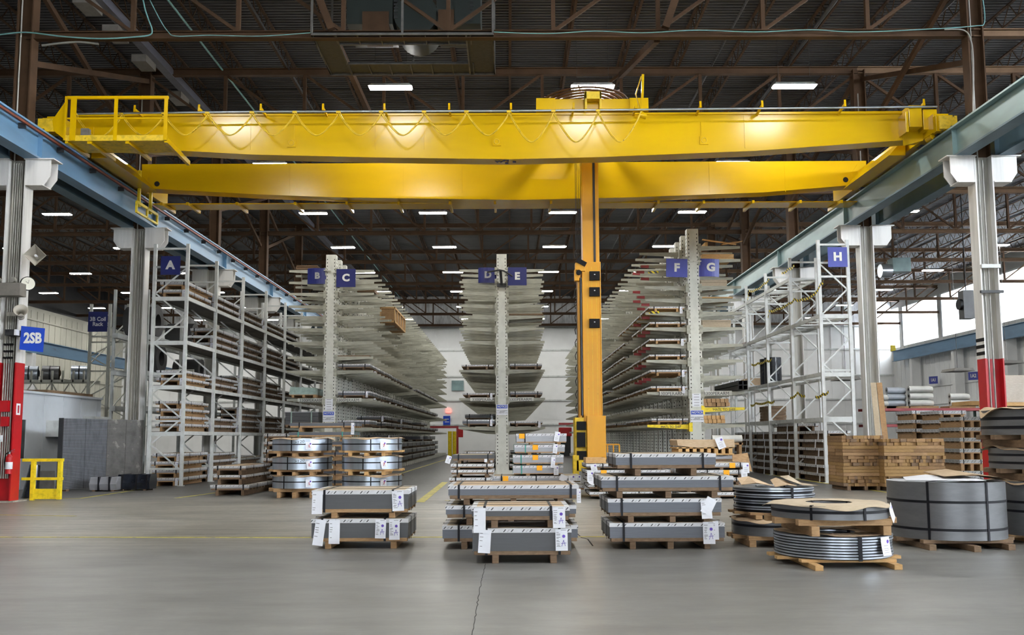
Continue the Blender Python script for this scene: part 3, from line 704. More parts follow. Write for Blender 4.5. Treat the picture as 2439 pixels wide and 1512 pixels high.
for x in (q.x, (q.x+r.x)/2, r.x): mb.beam((x, MY+.2, z0-.1), (x, MY+.2, z0+.42), .04, .04)
mb.beam((b2, MY+.2, z0+.42), (r.x, MY+.2, z0+.42), .04, .04); mb.beam((b2, MY+.2, z0+.0), (r.x, MY+.2, z0+.0), .04, .04); bw(mb, 'cage_rail', 'amber', cg)
mb = MB()
for x in (1371, 1374, 1378, 1382): p = atY(x, 500, MY-.1).x; mb.cyl((p, MY-.1, z1-.3 if x < 1380 else 7), (p, MY-.1, 11.2), .009, 5)
for j in range(14): z = z1+.4*j; c = atY(1373, 800, MY-.1).x; mb.tube([(c, MY-.15, z), (c-.05, MY-.15, z-.12), (c-.02, MY-.15, z-.26)], .015, 5)
bw(mb, 'hoist_hose', 'dark', tro)
# ================================================================ racks
LV = [8.8, 8.3, 7.81, 7.27, 6.79, 6.28, 5.70, 5.07, 4.48, 3.87, 3.28, 2.69, 2.06]
def col_mesh(mark=False):
    mb = MB(); H = 9.43; wb, wt, d = .28, .215, .17
    mb.hexa([(-wb, -d, 0), (wb, -d, 0), (wb, d, 0), (-wb, d, 0), (-wt, -d, H), (wt, -d, H), (wt, d, H), (-wt, d, H)])
    z = .5
    while z < H-.1:
        k = z/H; x = (wb+(wt-wb)*k)*.80-.02
        for s in (-1, 1):
            mb.box(s*x-.017, s*x+.017, -d-.004, -d, z, z+.045, 1)
        for yy in (-.09, .09):
            for s in (-1, 1):
                xx = s*(wb+(wt-wb)*k); mb.box(min(xx, xx+s*.005), max(xx, xx+s*.005), yy-.015, yy+.015, z, z+.045, 1)
        z += .145
    mb.box(-1.75, 1.75, -.12, .12, .03, .24); mb.box(-.35, .35, -.3, .3, 0, .03)
    return mb
ME_COL = col_mesh().mesh('column', ['rack', 'hole'])
def arm_mesh(s, mats, L=1.58, red=False):
    mb = MB(); x0, x1 = .24, .24+L; r0, r1 = -.12, -.01
    def q(x): t = (x-x0)/(x1-x0); return (-.185+.085*t, .0-.008*t)
    segs = [(x0, x0+L*.78, 0), (x0+L*.78, x0+L*.98, 1), (x0+L*.98, x1, 0)] if red else [(x0, x1, 0)]
    for a, b, mi in segs:
        (z0, z1), (z2, z3) = q(a), q(b); h = .028
        P = [(s*a, -h, z0), (s*b, -h, z2), (s*b, h, z2), (s*a, h, z0), (s*a, -h, z1), (s*b, -h, z3), (s*b, h, z3), (s*a, h, z1)]
        if s < 0: P = [P[1], P[0], P[3], P[2], P[5], P[4], P[7], P[6]]
        mb.hexa(P, mi)
    a, b = sorted((s*.17, s*.30)); mb.box(a, b, -.185, -.17, -.27, .06); mb.box(a, b, .17, .185, -.27, .06)
    mb.box(*sorted((s*.22, s*.30)), -.17, .17, -.24, .03)
    for z in (-.2, -.02): mb.cyl((s*.22, -.21, z), (s*.22, -.18, z), .018, 6)
    return mb.mesh('arm', mats)
ARM = {(s, r): arm_mesh(s, mats, red=(r == 'red')) for s in (-1, 1) for r, mats in
       (('p', ['rack_arm']), ('red', ['rack_arm', 'red_rack']), ('y', ['safety']))}
def merge_arms(lst):     # far arms of one rack, one part
    mb = MB()
    for s, y, z in lst:
        a, b = sorted((s*.24, s*1.82)); za, zb = (-.185, -.10) if s > 0 else (-.10, -.185)
        mb.hexa([(a, y-.028, z+za), (b, y-.028, z+zb), (b, y+.028, z+zb), (a, y+.028, z+za), (a, y-.028, z), (b, y-.028, z), (b, y+.028, z), (a, y+.028, z)])
    return mb.mesh('arm', 'rack_arm')
SP = 1.2
def cantilever(X, Y0, n, label, skip=(), red=False, front_skip={}):
    t = thing('cantilever_rack', label, 'storage rack', (X, Y0, 0), 0, 'cantilever racks')
    arms = []
    for k in range(n):
        put('column', ME_COL, t, (0, SP*k, 0))
        for z in LV:
            if z in skip: continue
            for s in (-1, 1):
                if k == 0 and (s, z) in front_skip: continue
                if X < -5 and s > 0 and z == 7.81 and 4 <= k <= 9: continue
                zz = z+(random.choice((0, 0, 0, .145, -.145)) if k > 1 and 6.5 < z < 8.6 else 0)
                arms.append((k, s, zz, z))
    for i, (k, s, zz, z) in enumerate(arms):
        if i >= 98: break
        r = 'p'
        if red and s < 0 and k >= 1 and 3.5 < z < 8.6 and random.random() < .8: r = 'red'
        if red and k == 0 and ((s < 0 and z == 2.06) or (s > 0 and z == 2.69)): r = 'y'
        put('arm', ARM[s, r], t, (0, SP*k, zz))
    rest = arms[98:]
    o = put('arm', merge_arms([(s, SP*k, zz) for k, s, zz, z in rest]), t); o['kind'] = 'stuff'
    mb = MB()      # horizontal ties between the columns
    for z in (.6, 4.6, 8.9):
        mb.box(-.03, .03, .17, SP*(n-1), z, z+.08)
    mb.build('tie_bar', 'rack', t)
    return t
SKB = (3.87, 2.69)
XB, XE, XF = -7.58, -.28, 6.98; YB0, YF0 = 39.2, 34.5
rb = cantilever(XB, YB0, 40, 'tall cream cantilever rack between signs B and C, bare arms on top', SKB)
re = cantilever(XE, YB0, 40, 'tall cream cantilever rack in the middle carrying signs D and E', SKB+(5.07,))
rf = cantilever(XF, YF0, 42, 'tall cream cantilever rack between signs F and G with red-tipped arms', (), True, {(-1, 8.8): 1, (-1, 2.69): 1, (1, 7.81): 1, (-1, 3.87): 0})
def put_text(name, body, size, parent, loc, mat='ink', bold=.02, sx=1.0, rot=None, rz=0):
    me = text_mesh(body, size, bold, .002, mat, sx)
    if rot: me.transform(Matrix.Rotation(rot, 4, 'Y'))
    return put(name, me, parent, loc, rz)
for r, d in ((rb, 0), (re, 0), (rf, 0)):
    for s in (-1, 1):
        xo = .27+.50 if s > 0 else -(.27+.50)
        if r is rf and s < 0: xo = -.9+.0
        mb = MB(); a = sorted((s*.27, s*1.35)); mb.box(a[0], a[1], -.052, -.0455, 3.28-.14, 3.28+.02); mb.build('stencil_field', 'rack', r)
        put_text('stencil_lettering', '3300PERARM', .17, r, (xo+(-.02 if s < 0 else .0), -.056, 3.28-.08), bold=0, sx=1.0)
put_text('stencil_lettering', 'MATL TO SHIP', .13, rf, (-.95, -.036, 1.97), bold=0, sx=.9)
put_text('stencil_lettering', 'MATL TO SHIP', .13, rf, (1.05, -.036, 2.60), bold=0, sx=1.0)
for s, z in ((-1, 7.81), (-1, 6.28)):
    MB().box(*sorted((s*1.3, s*1.68)), -.055, -.046, z-.06, z+.03).build('hazard_tape', 'hazard', rf)
# notice plates on the columns
def notice(r, py, X, Y, rack):
    z = atY(0, 0, Y).z; p = atY(1212+X*2200/Y, py, Y)
    t = thing('notice_sign', 'small white NOTICE plate with blue heading on the front column of rack %s' % rack, 'sign', (X, Y-.19, p.z), 0, 'notice plates')
    MB().box(-.24, .24, -.008, .008, -.22, .22).build('plate', 'paper', t)
    MB().box(-.22, .22, -.012, -.008, .06, .20).build('blue_band', 'sign_bright', t)
    put_text('heading', 'NOTICE', .115, t, (0, -.015, .13), 'letter', .02, .92)
    put_text('small_print', 'ONLY AUTHORIZED\nPERSONS\nIN OPERATING AREA', .05, t, (0, -.012, -.09), 'ink', .01)
notice(rb, 992, XB, YB0, 'B and C'); notice(re, 976, XE, YB0, 'D and E'); notice(rf, 991, XF, YF0, 'F and G')
for X, Y, rk, n in ((XB, YB0, 'B and C', 5), (XF, YF0, 'F and G', 4)):
    zz = atY(1212, 962 if X < 0 else 955, Y).z
    t = thing('paper_notice', 'strip of white printed paper notes above the NOTICE plate of rack %s' % rk, 'paper', (X, Y-.175, zz), 0, 'paper notes on the columns')
    MB().box(-.16, .16, -.005, .0, -.24, .24).build('sheet', 'paper', t)
    mb = MB()
    for i in range(5): z = -.2+.1*i; mb.box(-.1, .1, -.008, -.005, z, z+.02)
    mb.build('print', 'ink_grey', t)
# aisle signs
def aisle_sign(px, py, Y, w, h, letter, size, mat, lmat, label, ry=0, rz=0, bend=0, sx=1.05, lx=0, lz=0, post=None, hang=0):
    p = atY(px, py, Y); t = thing('aisle_sign', label, 'sign', p, rz, 'blue aisle signs')
    mb = MB(); n = 8; V = []
    for i in range(n+1):
        u = i/n; x = -w/2+w*u; y = bend*(u-.5)**2*4
        V += [(x, y, -h/2), (x, y, h/2), (x, y+.012, -h/2), (x, y+.012, h/2)]
    for i in range(n):
        a = 4*i; b = a+4; mb_f = [(a, b, b+1, a+1), (b+2, a+2, a+3, b+3), (a+1, b+1, b+3, a+3), (a, a+2, b+2, b)]
        for f in mb_f: mb.f.append(list(f)); mb.m.append(0); mb.s.append(False)
    mb.v = V
    if ry: mb.v = [(x*math.cos(ry)+z*math.sin(ry), y, -x*math.sin(ry)+z*math.cos(ry)) for x, y, z in mb.v]
    mb.build('panel', mat, t)
    put_text('lettering', letter, size, t, (lx, -.015+min(0, bend*.0), lz), lmat, .05, sx, rot=ry)
    if post:
        mb = MB(); mb.beam((post[0], .03, post[2]), (post[1], .03, post[2]), .04, .04); mb.build('mounting_bar', 'rack', t)
    if hang:
        mb = MB()
        for x in (-w*.3, w*.3): mb.box(x-.02, x+.02, .012, hang, h*.3, h*.3+.04)
        mb.build('mounting_bar', 'rack', t)
    return t
s38 = YB0/2200
aisle_sign(406, 632, 31.8, .68, .66, 'A', .40, 'sign', 'letter', 'square blue sign lettered A hanging in the end frame of the left pallet rack', hang=.22)
aisle_sign(754, 657, YB0-.25, .80, .68, 'B', .36, 'sign', 'letter_grey', 'dark blue sign with a dim letter B, left of the column', bend=.08, post=(.3, .6, .25), lx=.03)
aisle_sign(824, 662, YB0-.25, .82, .78, 'C', .42, 'sign', 'letter', 'blue sign lettered C, right of the first tall column', post=(-.6, -.3, .25))
aisle_sign(1162, 655, YB0-.25, .80, .66, 'D', .38, 'sign', 'letter_grey', 'curled dark blue sign with a half hidden letter D', bend=.10, rz=.12, post=(.3, .6, .2))
aisle_sign(1232, 658, YB0-.25, .80, .78, 'E', .42, 'sign', 'letter', 'blue sign lettered E, right of the middle column', post=(-.6, -.3, .25))
aisle_sign(1612, 638, YF0-.25, .80, .70, 'F', .42, 'sign_pale', 'letter', 'blue sign lettered F beside the rust-stained column', ry=.03, post=(.3, .6, .25))
aisle_sign(1690, 637, YF0-.25, .76, .68, 'G', .42, 'sign_pale', 'letter', 'blue sign lettered G, curling at its outer edge', ry=.03, bend=.08, post=(-.6, -.3, .25), lx=.05)
aisle_sign(1995, 612, 31.8, .68, .70, 'H', .40, 'sign_pale', 'letter', 'square blue sign lettered H on the right pallet rack', hang=.22)
mb = MB(); p = atY(1190, 655, YB0-.4)
pts = [atY(x, y, YB0-.45) for x, y in ((1160, 648), (1178, 645), (1190, 643), (1200, 645), (1212, 652), (1221, 658))]
t = thing('broken_arm', 'bent dark metal arm hooked over the middle column between signs D and E', 'bracket', pts[2])
mb.tube(pts, .035, 8); q = atY(1192, 645, YB0-.42); r = atY(1195, 680, YB0-.25); mb.beam(q, r, .10, .06); mb.box(r.x-.2, r.x+.2, YB0-.27, YB0-.17, r.z-.06, r.z+.1)
bw(mb, 'bent_arm', 'dark', t)
# ---------------------------------------------------------------- pallet racks A and H
def end_frame(mb, w, H, side, first=True):
    # two posts and lacing in the xz plane
    for x in (0, w):
        mb.box(x-.055, x+.055, -.05, .05, 0.02, H, 0)
    z = .35; up = True; step = (H-.5)/8
    for k in range(5):
        zz = .55+k*(H-.9)/4.6
        mb.box(.055, w-.055, -.02, .02, zz, zz+.07)
    for k in range(8):
        a, b = (.055, w-.055) if (k % 2 == 0) == (side > 0) else (w-.055, .055)
        mb.beam((a, 0, .55+k*(H-.9)/8.6), (b, 0, .55+(k+1)*(H-.9)/8.6), .035, .05)
    mb.box(.055, w-.055, -.02, .02, H-.2, H-.13); mb.box(.055, w-.055, -.02, .02, H-.85, H-.78)
    return mb
def pallet_rack(name, label, X0, w, ys, levels, H, side, mat, deckmat=None, present=None, group='pallet racks'):
    t = thing(name, label, 'storage rack', (X0, ys[0], 0), 0, group)
    me = end_frame(MB(), w, H, side).mesh('upright_frame', mat)
    bp = MB()
    for x in (0, w): bp.box(x-.1, x+.1, -.09, .09, 0, .02)
    mbp = bp.mesh('foot_plate', mat)
    for y in ys: f = put('upright_frame', me, t, (0, y-ys[0], 0)); put('foot_plate', mbp, f)
    for i, (a, b) in enumerate(zip(ys[:-1], ys[1:])):
        for j, z in enumerate(levels):
            if present and not present(i, j): continue
            L = b-a
            for x in (0, w):
                mb = MB(); mb.box(x-.03, x+.03, .052, L-.052, z-.13, z); put('shelf_beam', mb.mesh('shelf_beam', mat), t, (0, a-ys[0], 0))
            mb = MB(); mb.box(-.03, w+.03, -.03, .03, z-.16, z-.02)
            if i == 0: put('end_beam', mb.mesh('end_beam', mat), t, (0, 0, 0))
            mb = MB()
            if deckmat: 
                n = int(L/.14)
                for q in range(n): mb.box(.03, w-.03, .06+q*(L-.12)/n, .06+(q+.88)*(L-.12)/n, z-.05, z)
                put('deck', mb.mesh('deck', deckmat), t, (0, a-ys[0], 0))
            else:
                mb.box(.03, w-.03, -.04, .04, -.08, -.02); me = mb.mesh('cross_bar', mat)
                for q in range(4): put('cross_bar', me, t, (0, a-ys[0]+L*(q+.5)/4, z))
    return t
AX0, AW = -12.38, 1.14
YA = [32.0, 35.2, 38.8, 42.5, 46.2, 49.9, 53.6, 57.3]
LA = [1.87, 3.47, 5.02, 6.57]
pallet_rack('pallet_rack', 'grey pallet rack under sign A, shelves packed with strapped sheet bundles', AX0, AW, YA, LA, 8.42, -1, 'rack_grey', 'shelf')
HX0, HW = 10.92, 1.02
YH = [32.0, 35.3, 38.7, 41.9, 45.2, 48.5]
LH = [2.25, 3.82, 5.86, 7.72]
rh = pallet_rack('pallet_rack', 'grey pallet rack under sign H, mostly empty shelves wound with caution tape', HX0, HW, YH, LH, 8.48, 1, 'rack_grey', None, lambda i, j: not (i == 0 and j == 3))
# caution tape on rack H
def tape(pts, lab):
    P = [atX(x, y, HX0-.1) for x, y in pts]; mb = MB(); V = []
    Q = []
    for a, b in zip(P[:-1], P[1:]):
        for k in range(6): Q.append(a.lerp(b, k/6)-Vector((0, 0, .06*math.sin(math.pi*k/6))))
    Q.append(P[-1])
    for i, q in enumerate(Q):
        tw = .045*math.cos(i*.7); V += [(q.x, q.y, q.z-.045), (q.x-.0, q.y+tw*.4, q.z+.045)]
    mb.add(V, [(2*i, 2*i+2, 2*i+3, 2*i+1) for i in range(len(Q)-1)]); o = mb.build('caution_tape', 'hazard')
    s = o.modifiers.new('thickness', 'SOLIDIFY'); s.thickness = .004
    tag(o, lab, 'tape', 'caution tape on rack H')
tape([(1962, 670), (1955, 675), (1940, 700), (1910, 713), (1892, 712)], 'yellow and black caution tape sagging from the front post of rack H')
tape([(1892, 712), (1880, 722), (1850, 736), (1832, 740), (1829, 755)], 'caution tape between second and third post of rack H, upper run')
tape([(1892, 632), (1878, 640), (1862, 650)], 'short caution tape end tied near the top of the second H post')
tape([(1832, 665), (1820, 675), (1800, 690), (1784, 692), (1780, 715)], 'caution tape hanging at the third and fourth H post under the rail')
tape([(1838, 856), (1825, 858), (1805, 865), (1790, 868)], 'caution tape across the black wrapped barrels')
tape([(1845, 955), (1830, 957), (1800, 960), (1788, 965)], 'caution tape in front of the brown lumber bundle')
tape([(1974, 932), (1960, 938), (1942, 945)], 'lower caution tape at the front post of rack H')
tape([(1918, 943), (1900, 935), (1882, 948)], 'lower caution tape at the second post of rack H')
for x, y in ((1962, 708), (1962, 670), (1967, 798), (1893, 730)): pass
# ================================================================ strapped sheet bundles
CACHE = {}
def memo(key, fn):
    if key not in CACHE: CACHE[key] = fn()
    return CACHE[key]
def tag_mesh(w, h, style, bend=.02):
    # a paper tag: top edge on the bundle, lower edge free; text lines, stamp, pen mark in the same part's mesh
    mb = MB(); n = 5
    def yy(t): return -.006-bend*t*t
    V = []
    for i in range(n+1):
        t = i/n; V += [(-w/2, yy(t), -h*t), (w/2, yy(t)-.006*math.sin(3*t), -h*t)]
    V2 = [(x, y+.002, z) for x, y, z in V]; m = len(V)
    F = [(2*i, 2*i+2, 2*i+3, 2*i+1) for i in range(n)]+[(m+2*i+1, m+2*i+3, m+2*i+2, m+2*i) for i in range(n)]
    mb.add(V+V2, F, 0)
    def mark(x0, x1, t0, t1, mi):
        y0, y1 = yy(t0)-.003-.004, yy(t1)-.003-.004
        mb.add([(x0, y0, -h*t0), (x1, y0, -h*t0), (x1, y1, -h*t1), (x0, y1, -h*t1)], [(0, 3, 2, 1)], mi)
    if style in ('lines', 'A'):
        t = .14
        while t < .84:
            L = random.uniform(.16, .34)*w; x_ = -w*.42+random.choice((0, 0, .04*w))
            mark(x_, x_+L, t, t+.028, 1); t += random.choice((.05, .07, .10)) if style == 'A' else random.choice((.09, .16, .24))
    if style == 'A':
        mark(-w*.05, w*.38, .035, .06, 1)
        c = (w*.18, .33); r = w*.13; y = yy(.4)-.008
        mb.add([(c[0]+r*math.cos(a), y, -h*c[1]+r*math.sin(a)) for a in [6.2832*i/14 for i in range(14)]], [list(range(14))], 2)
        def st(x0, t0, x1, t1, wd=.006):
            y = min(yy(t0), yy(t1))-.010; dx, dz = (x1-x0)*w, -(t1-t0)*h; L = math.hypot(dx, dz); nx, nz = -dz/L*wd/2, dx/L*wd/2
            a = (x0*w, -h*t0); b = (x1*w, -h*t1)
            mb.add([(a[0]-nx, y, a[1]-nz), (b[0]-nx, y, b[1]-nz), (b[0]+nx, y, b[1]+nz), (a[0]+nx, y, a[1]+nz)], [(0, 1, 2, 3)], 3)
        st(.16, .50, 0, .80); st(.16, .50, .30, .78); st(-.05, .66, .38, .64)
    if style == 'stamp':
        r = w*.14; mb.add([(w*.25+r*math.cos(a), -.012-bend*.1, -h*.25+r*math.sin(a)) for a in [6.2832*i/12 for i in range(12)]], [list(range(12))], 2)
        for t in (.45, .6, .7, .82): mark(-w*.3, w*.25, t, t+.025, 1)
    return mb.mesh('tag', ['paper', 'ink_grey', 'purple', 'pen'])
def sheet_mesh(W, D, h, mat, nl=1):
    mb = MB(); z = 0
    for i in range(nl):
        a = random.uniform(-.006, .006) if nl > 1 else 0; mb.box(-W/2+a, W/2+a, 0, D, z, z+h/nl-.0015 if nl > 1 else h); z += h/nl
    return mb.mesh('sheets', mat)
def corner_mesh(W, D, c, th=.006, mat='corner'):
    mb = MB(); o = th
    mb.box(-W/2-o, W/2+o, -o, 0, -c, 0); mb.box(-W/2-o, W/2+o, D, D+o, -c, 0)
    mb.box(-W/2-o, -W/2, 0, D, -c, 0); mb.box(W/2, W/2+o, 0, D, -c, 0)
    k = len(mb.v)
    me = None
    # top returns of the angle
    mb2 = MB(); t = .07
    for a in ((-W/2-o, W/2+o, -o, t), (-W/2-o, W/2+o, D-t, D+o), (-W/2-o, -W/2+t, t, D-t), (W/2-t, W/2+o, t, D-t)): mb2.box(a[0], a[1], a[2], a[3], 0.0, .004)
    n = len(mb.v); mb.v += mb2.v; mb.f += [[i+n for i in f] for f in mb2.f]; mb.m += mb2.m; mb.s += mb2.s
    return mb.mesh('edge_protector', mat, strip=(-c, 0))
def bundle(W, D, h, label, group, loc, rz=0, sheet='sheet', corner='corner', c=.05, deck=.045, run=.085, runners=(-.33, .33), rw=.085,
           bands=(-.35, .35), wood='wood', top='card_pale', bandmat='band', tags=(), near=False, far=False, nl=1, sb=1, name='sheet_bundle', deck_in=.02):
    t = thing(name, label, 'sheet bundle', loc, rz, group)
    zb = run+deck; zt = zb+h; W, D, h = round(W, 3), round(D, 3), round(h, 3)
    bv = .004 if near else 0
    if run > 0:
        for r in runners:
            x = r*W
            put('runner', memo(('run', rw, run, D, wood), lambda: MB().box(-rw/2, rw/2, .02, D-.02, 0, run).mesh('runner', wood)), t, (x, 0, 0), bevel=bv)
    if deck > 0:
        def dk():
            mb = MB(); n = 2 if far else max(3, int(D/.3))
            for i in range(n): y = (D-.12)*i/(n-1); mb.box(-W/2+deck_in, W/2-deck_in*.6, y, y+.12, 0, deck)
            return mb.mesh('deck_board', wood)
        put('deck_board', memo(('deck', W, D, deck, wood, far, deck_in), dk), t, (0, 0, run), bevel=bv)
    put('sheets', memo(('sh', W, D, h, sheet, nl), lambda: sheet_mesh(W, D, h, sheet, nl)), t, (0, 0, zb), bevel=0)
    if corner: put('edge_protector', memo(('co', W, D, c, corner), lambda: corner_mesh(W, D, c, mat=corner)), t, (0, 0, zt))
    if top: put('top_sheet', memo(('top', W, D, top), lambda: MB().box(-W/2+.06, W/2-.06, .06, D-.06, 0, .006).mesh('top_sheet', top)), t, (0, 0, zt))
    if not far or near:
        for b in bands:
            def bd():
                mb = MB(); w = .016 if D < 2 else .02; o = .012; lo = -(h+deck*.95)
                mb.box(-w, w, -o, -o+.004, lo, .010); mb.box(-w, w, D+o-.004, D+o, lo, .010); mb.box(-w, w, -o, D+o, .008, .012)
                return mb.mesh('strap', bandmat)
            put('strap', memo(('bd', D, h, deck, bandmat), bd), t, (b*W, 0, zt))
        if sb:
            def sbm():
                mb = MB(); w = .016; o = .012; lo = -(h+deck*.95)
                for y in (D*.3, D*.72):
                    mb.box(-W/2-o, -W/2-o+.004, y-w, y+w, lo, .012); mb.box(W/2+o-.004, W/2+o, y-w, y+w, lo, .012); mb.box(-W/2-o, W/2+o, y-w, y+w, .010, .013)
                return mb.mesh('cross_strap', bandmat)
            put('cross_strap', memo(('sbd', W, D, h, deck, bandmat), sbm), t, (0, 0, zt))
    for (x, dz, w_, h_, st, rot) in tags:
        me = tag_mesh(w_, h_, st); o = put('tag', me, t, (x*W, -.016, zt+dz)); o.rotation_euler.y = rot
    return t
# ---- the stacks standing in front, measured from the photo
def stack(Y, D, rows, group, **kw):
    """rows bottom to top: (xl, xr, ytop, ybot_of_sheets, y_runner_bottom, label, extra)"""
    z = 0.0
    for i, (xl, xr, yt, yb, yr, label, ex) in enumerate(rows):
        a, b = atY(xl, (yt+yb)/2, Y), atY(xr, (yt+yb)/2, Y)
        zt, zs = atY((xl+xr)/2, yt, Y).z, atY((xl+xr)/2, yb, Y).z
        k = dict(kw); k.update(ex); base = z
        under = zs-base; deck = min(.05, under*.38); run = under-deck
        Dd = k.pop('depth', D)
        bundle(b.x-a.x, Dd, zt-zs, label, group, ((a.x+b.x)/2, Y+k.pop('dy', 0), base), deck=deck, run=run, **k)
        z = zt+.012
YS1 = atZ(855, 1307).y
G = 'strapped sheet bundles in the front row'
stack(YS1, 1.2, [
    (742, 972, 1236, 1281, 1308, 'lower grey sheet bundle with four hanging white tags, front left', dict(runners=(-.33, .35), bands=(-.39+.47*0, .26), tags=((-.40, -.005, .15, .37, 'lines', .12), (-.26, -.01, .16, .34, 'lines', 0), (.22, -.005, .155, .27, 'A', .02), (.36, -.005, .155, .29, 'A', -.01)))),
    (743, 972.5, 1168, 1212, 1236, 'upper grey sheet bundle with two white tags, front left', dict(runners=(-.27, .33), bands=(-.37, .34), tags=((-.44, -.005, .155, .33, 'lines', 0), (.39, -.005, .17, .29, 'A', -.05)))),
], G, c=.055, near=True, wood='wood', rw=.09)
YS2 = atZ(1240, 1342).y
stack(YS2, 1.0, [
    (1125.6, 1360.5, 1259, 1312, 1342, 'thick grey sheet bundle nearest the camera with white tags', dict(runners=(-.27, .32), bands=(-.36, .38), tags=((-.37, -.01, .155, .29, 'lines', .06), (.40, -.005, .155, .27, 'A', -.01)))),
    (1124, 1356, 1207, 1229, 1259, 'thin grey sheet bundle with tan top board on the nearest stack', dict(runners=(-.27, .31), bands=(-.37, .31), top='card', tags=((-.42, -.01, .155, .31, 'lines', 0), (.39, -.005, .16, .26, 'A', -.02)))),
], G, c=.05, near=True, wood='wood_dark', rw=.085)
YS3 = atZ(1215, 1308).y
stack(YS3, 1.25, [
    (1054, 1376, 1252, 1281, 1308, 'grey sheet bundle at floor level peeking out left behind the nearest stack', dict(runners=(-.34, 0, .34), bands=(-.38, .38))),
    (1062, 1372, 1204, 1224, 1252, 'thin grey sheet bundle in the middle of the central three-high stack', dict(runners=(-.32, 0, .34), bands=(-.36, .38))),
    (1068, 1378, 1156, 1179, 1204, 'wide grey sheet bundle with tan top, uppermost of the central stack', dict(runners=(-.36, 0, .36), bands=(-.42, .44), top='card', tags=((.50, -.05, .06, .20, 'stamp', 0),))),
], G, c=.05, near=True, wood='wood_dark', sheet='sheet_blue')
YS4 = atZ(1590, 1308).y
stack(YS4, 1.25, [
    (1452.6, 1726, 1246, 1281, 1308, 'lowest bundle of the right four-high stack, big blank tag with pen mark', dict(runners=(-.30, .03, .35), bands=(-.38,), tags=((.36, .02, .17, .31, 'A', 0), (.42, .03, .08, .26, 'lines', 0)))),
    (1448.6, 1718, 1188, 1220, 1246, 'second lowest bundle of the right four-high stack, crossed tags', dict(runners=(-.30, .07, .37), bands=(-.38,), tags=((.36, -.02, .15, .26, 'lines', -.05), (.42, .005, .15, .24, 'plain', .5)))),
    (1431.7, 1746, 1135, 1161, 1188, 'widest bundle of the right four-high stack, two black straps', dict(runners=(-.36, .01, .36), bands=(-.38, .40), nl=3)),
    (1467, 1704.6, 1081, 1107, 1134, 'topmost bundle of the right four-high stack', dict(runners=(-.28, .28), bands=(-.35, .37))),
], G, c=.048, near=True, wood='wood_dark', sheet='sheet_blue')
# ---- stacks a little farther off
Gm = 'sheet bundles waiting between the racks'
Y = atZ(560, 1180).y
stack(Y, 2.75, [(501, 593.5, 1155, 1163, 1180, 'lowest long bundle of the low stack left of the shiny coils', {}),
                (509, 585, 1132, 1137, 1155, 'middle long bundle of the low stack left of the shiny coils', {}),
                (507, 585, 1110, 1116, 1132, 'topmost long bundle of the low stack left of the shiny coils', dict(top='card'))], Gm, c=.05, wood='wood_dark', sheet='sheet_light')
Y = 29.3
stack(Y, 2.2, [(x0, x1, yt, yt+6, yt+20, 'white-edged bundle, %s in the stack behind the left shiny coils' % lb, {}) for x0, x1, yt, lb in
      ((622, 690, 1131, 'lowest'), (624, 690, 1111, 'second'), (626, 692, 1091, 'third'), (625, 690, 1071, 'fourth'), (628, 690, 1052, 'fifth'), (628, 692, 1033, 'topmost'))],
      Gm, c=.07, wood='wood_dark', sheet='sheet_light')
Y = 28.0
stack(Y, 1.6, [(x0, x1, yt, yt+7, yt+21, 'grey bundle on orange pine skids, %s in the stack seen between the shiny coils' % lb, ex) for x0, x1, yt, lb, ex in
      ((700, 815, 1144, 'lowest', {}), (702, 815, 1121, 'second', {}), (700, 816, 1098, 'third', {}), (698, 816, 1076, 'fourth', {}), (694, 840, 1052, 'fifth', {}),
       (688, 838, 1029, 'sixth', dict(bandmat='band_green')), (690, 842, 1007, 'topmost', dict(tags=((.49, 0, .1, .35, 'stamp', 0),))))], Gm, corner=None, wood='wood', sheet='sheet_blue', top='card')
Y = 22.8
stack(Y, 1.3, [(1070, 1176, 1160, 1166, 1185, 'lowest white-edged bundle of the central left stack', {}),
               (1070, 1172, 1138, 1143, 1160, 'second white-edged bundle of the central left stack', {}),
               (1074, 1176, 1119, 1125, 1138, 'third white-edged bundle of the central left stack', {}),
               (1074, 1175, 1105, 1111, 1119, 'fourth white-edged bundle of the central left stack', {}),
               (1077, 1177, 1083, 1092, 1105, 'topmost bundle of the central left stack, white tag flying off its corner', dict(corner=None, top='card_pale', tags=((-.56, -.02, .12, .19, 'stamp', .3), (.3, -.1, .07, .08, 'plain', 0))))],
      Gm, c=.06, wood='wood_dark', sheet='sheet')
Y = 25.2
def osticker(x, w=.13): return (x, .01, w, .10, 'o', 0)
def stack_o(rows, Y, D, group, **kw):
    z = 0
    for xl, xr, yt, yb, label, ox, ex in rows:
        a, b = atY(xl, yt, Y), atY(xr, yt, Y); zt, zs = atY(xl, yt, Y).z, atY(xl, yb, Y).z
        k = dict(kw); k.update(ex); under = max(.05, zs-z); deck = min(.045, under*.35)
        o = bundle(b.x-a.x, D, zt-zs, label, group, ((a.x+b.x)/2, Y, z), deck=deck, run=under-deck, **k)
        if ox is not None:
            p = atY(ox, yt, Y); MB().box(-.075, .075, -.018, -.010, -.13, .004).build('orange_sticker', 'orange', o).location = (p.x-(a.x+b.x)/2, 0, zt-z)
        z = zt+.012
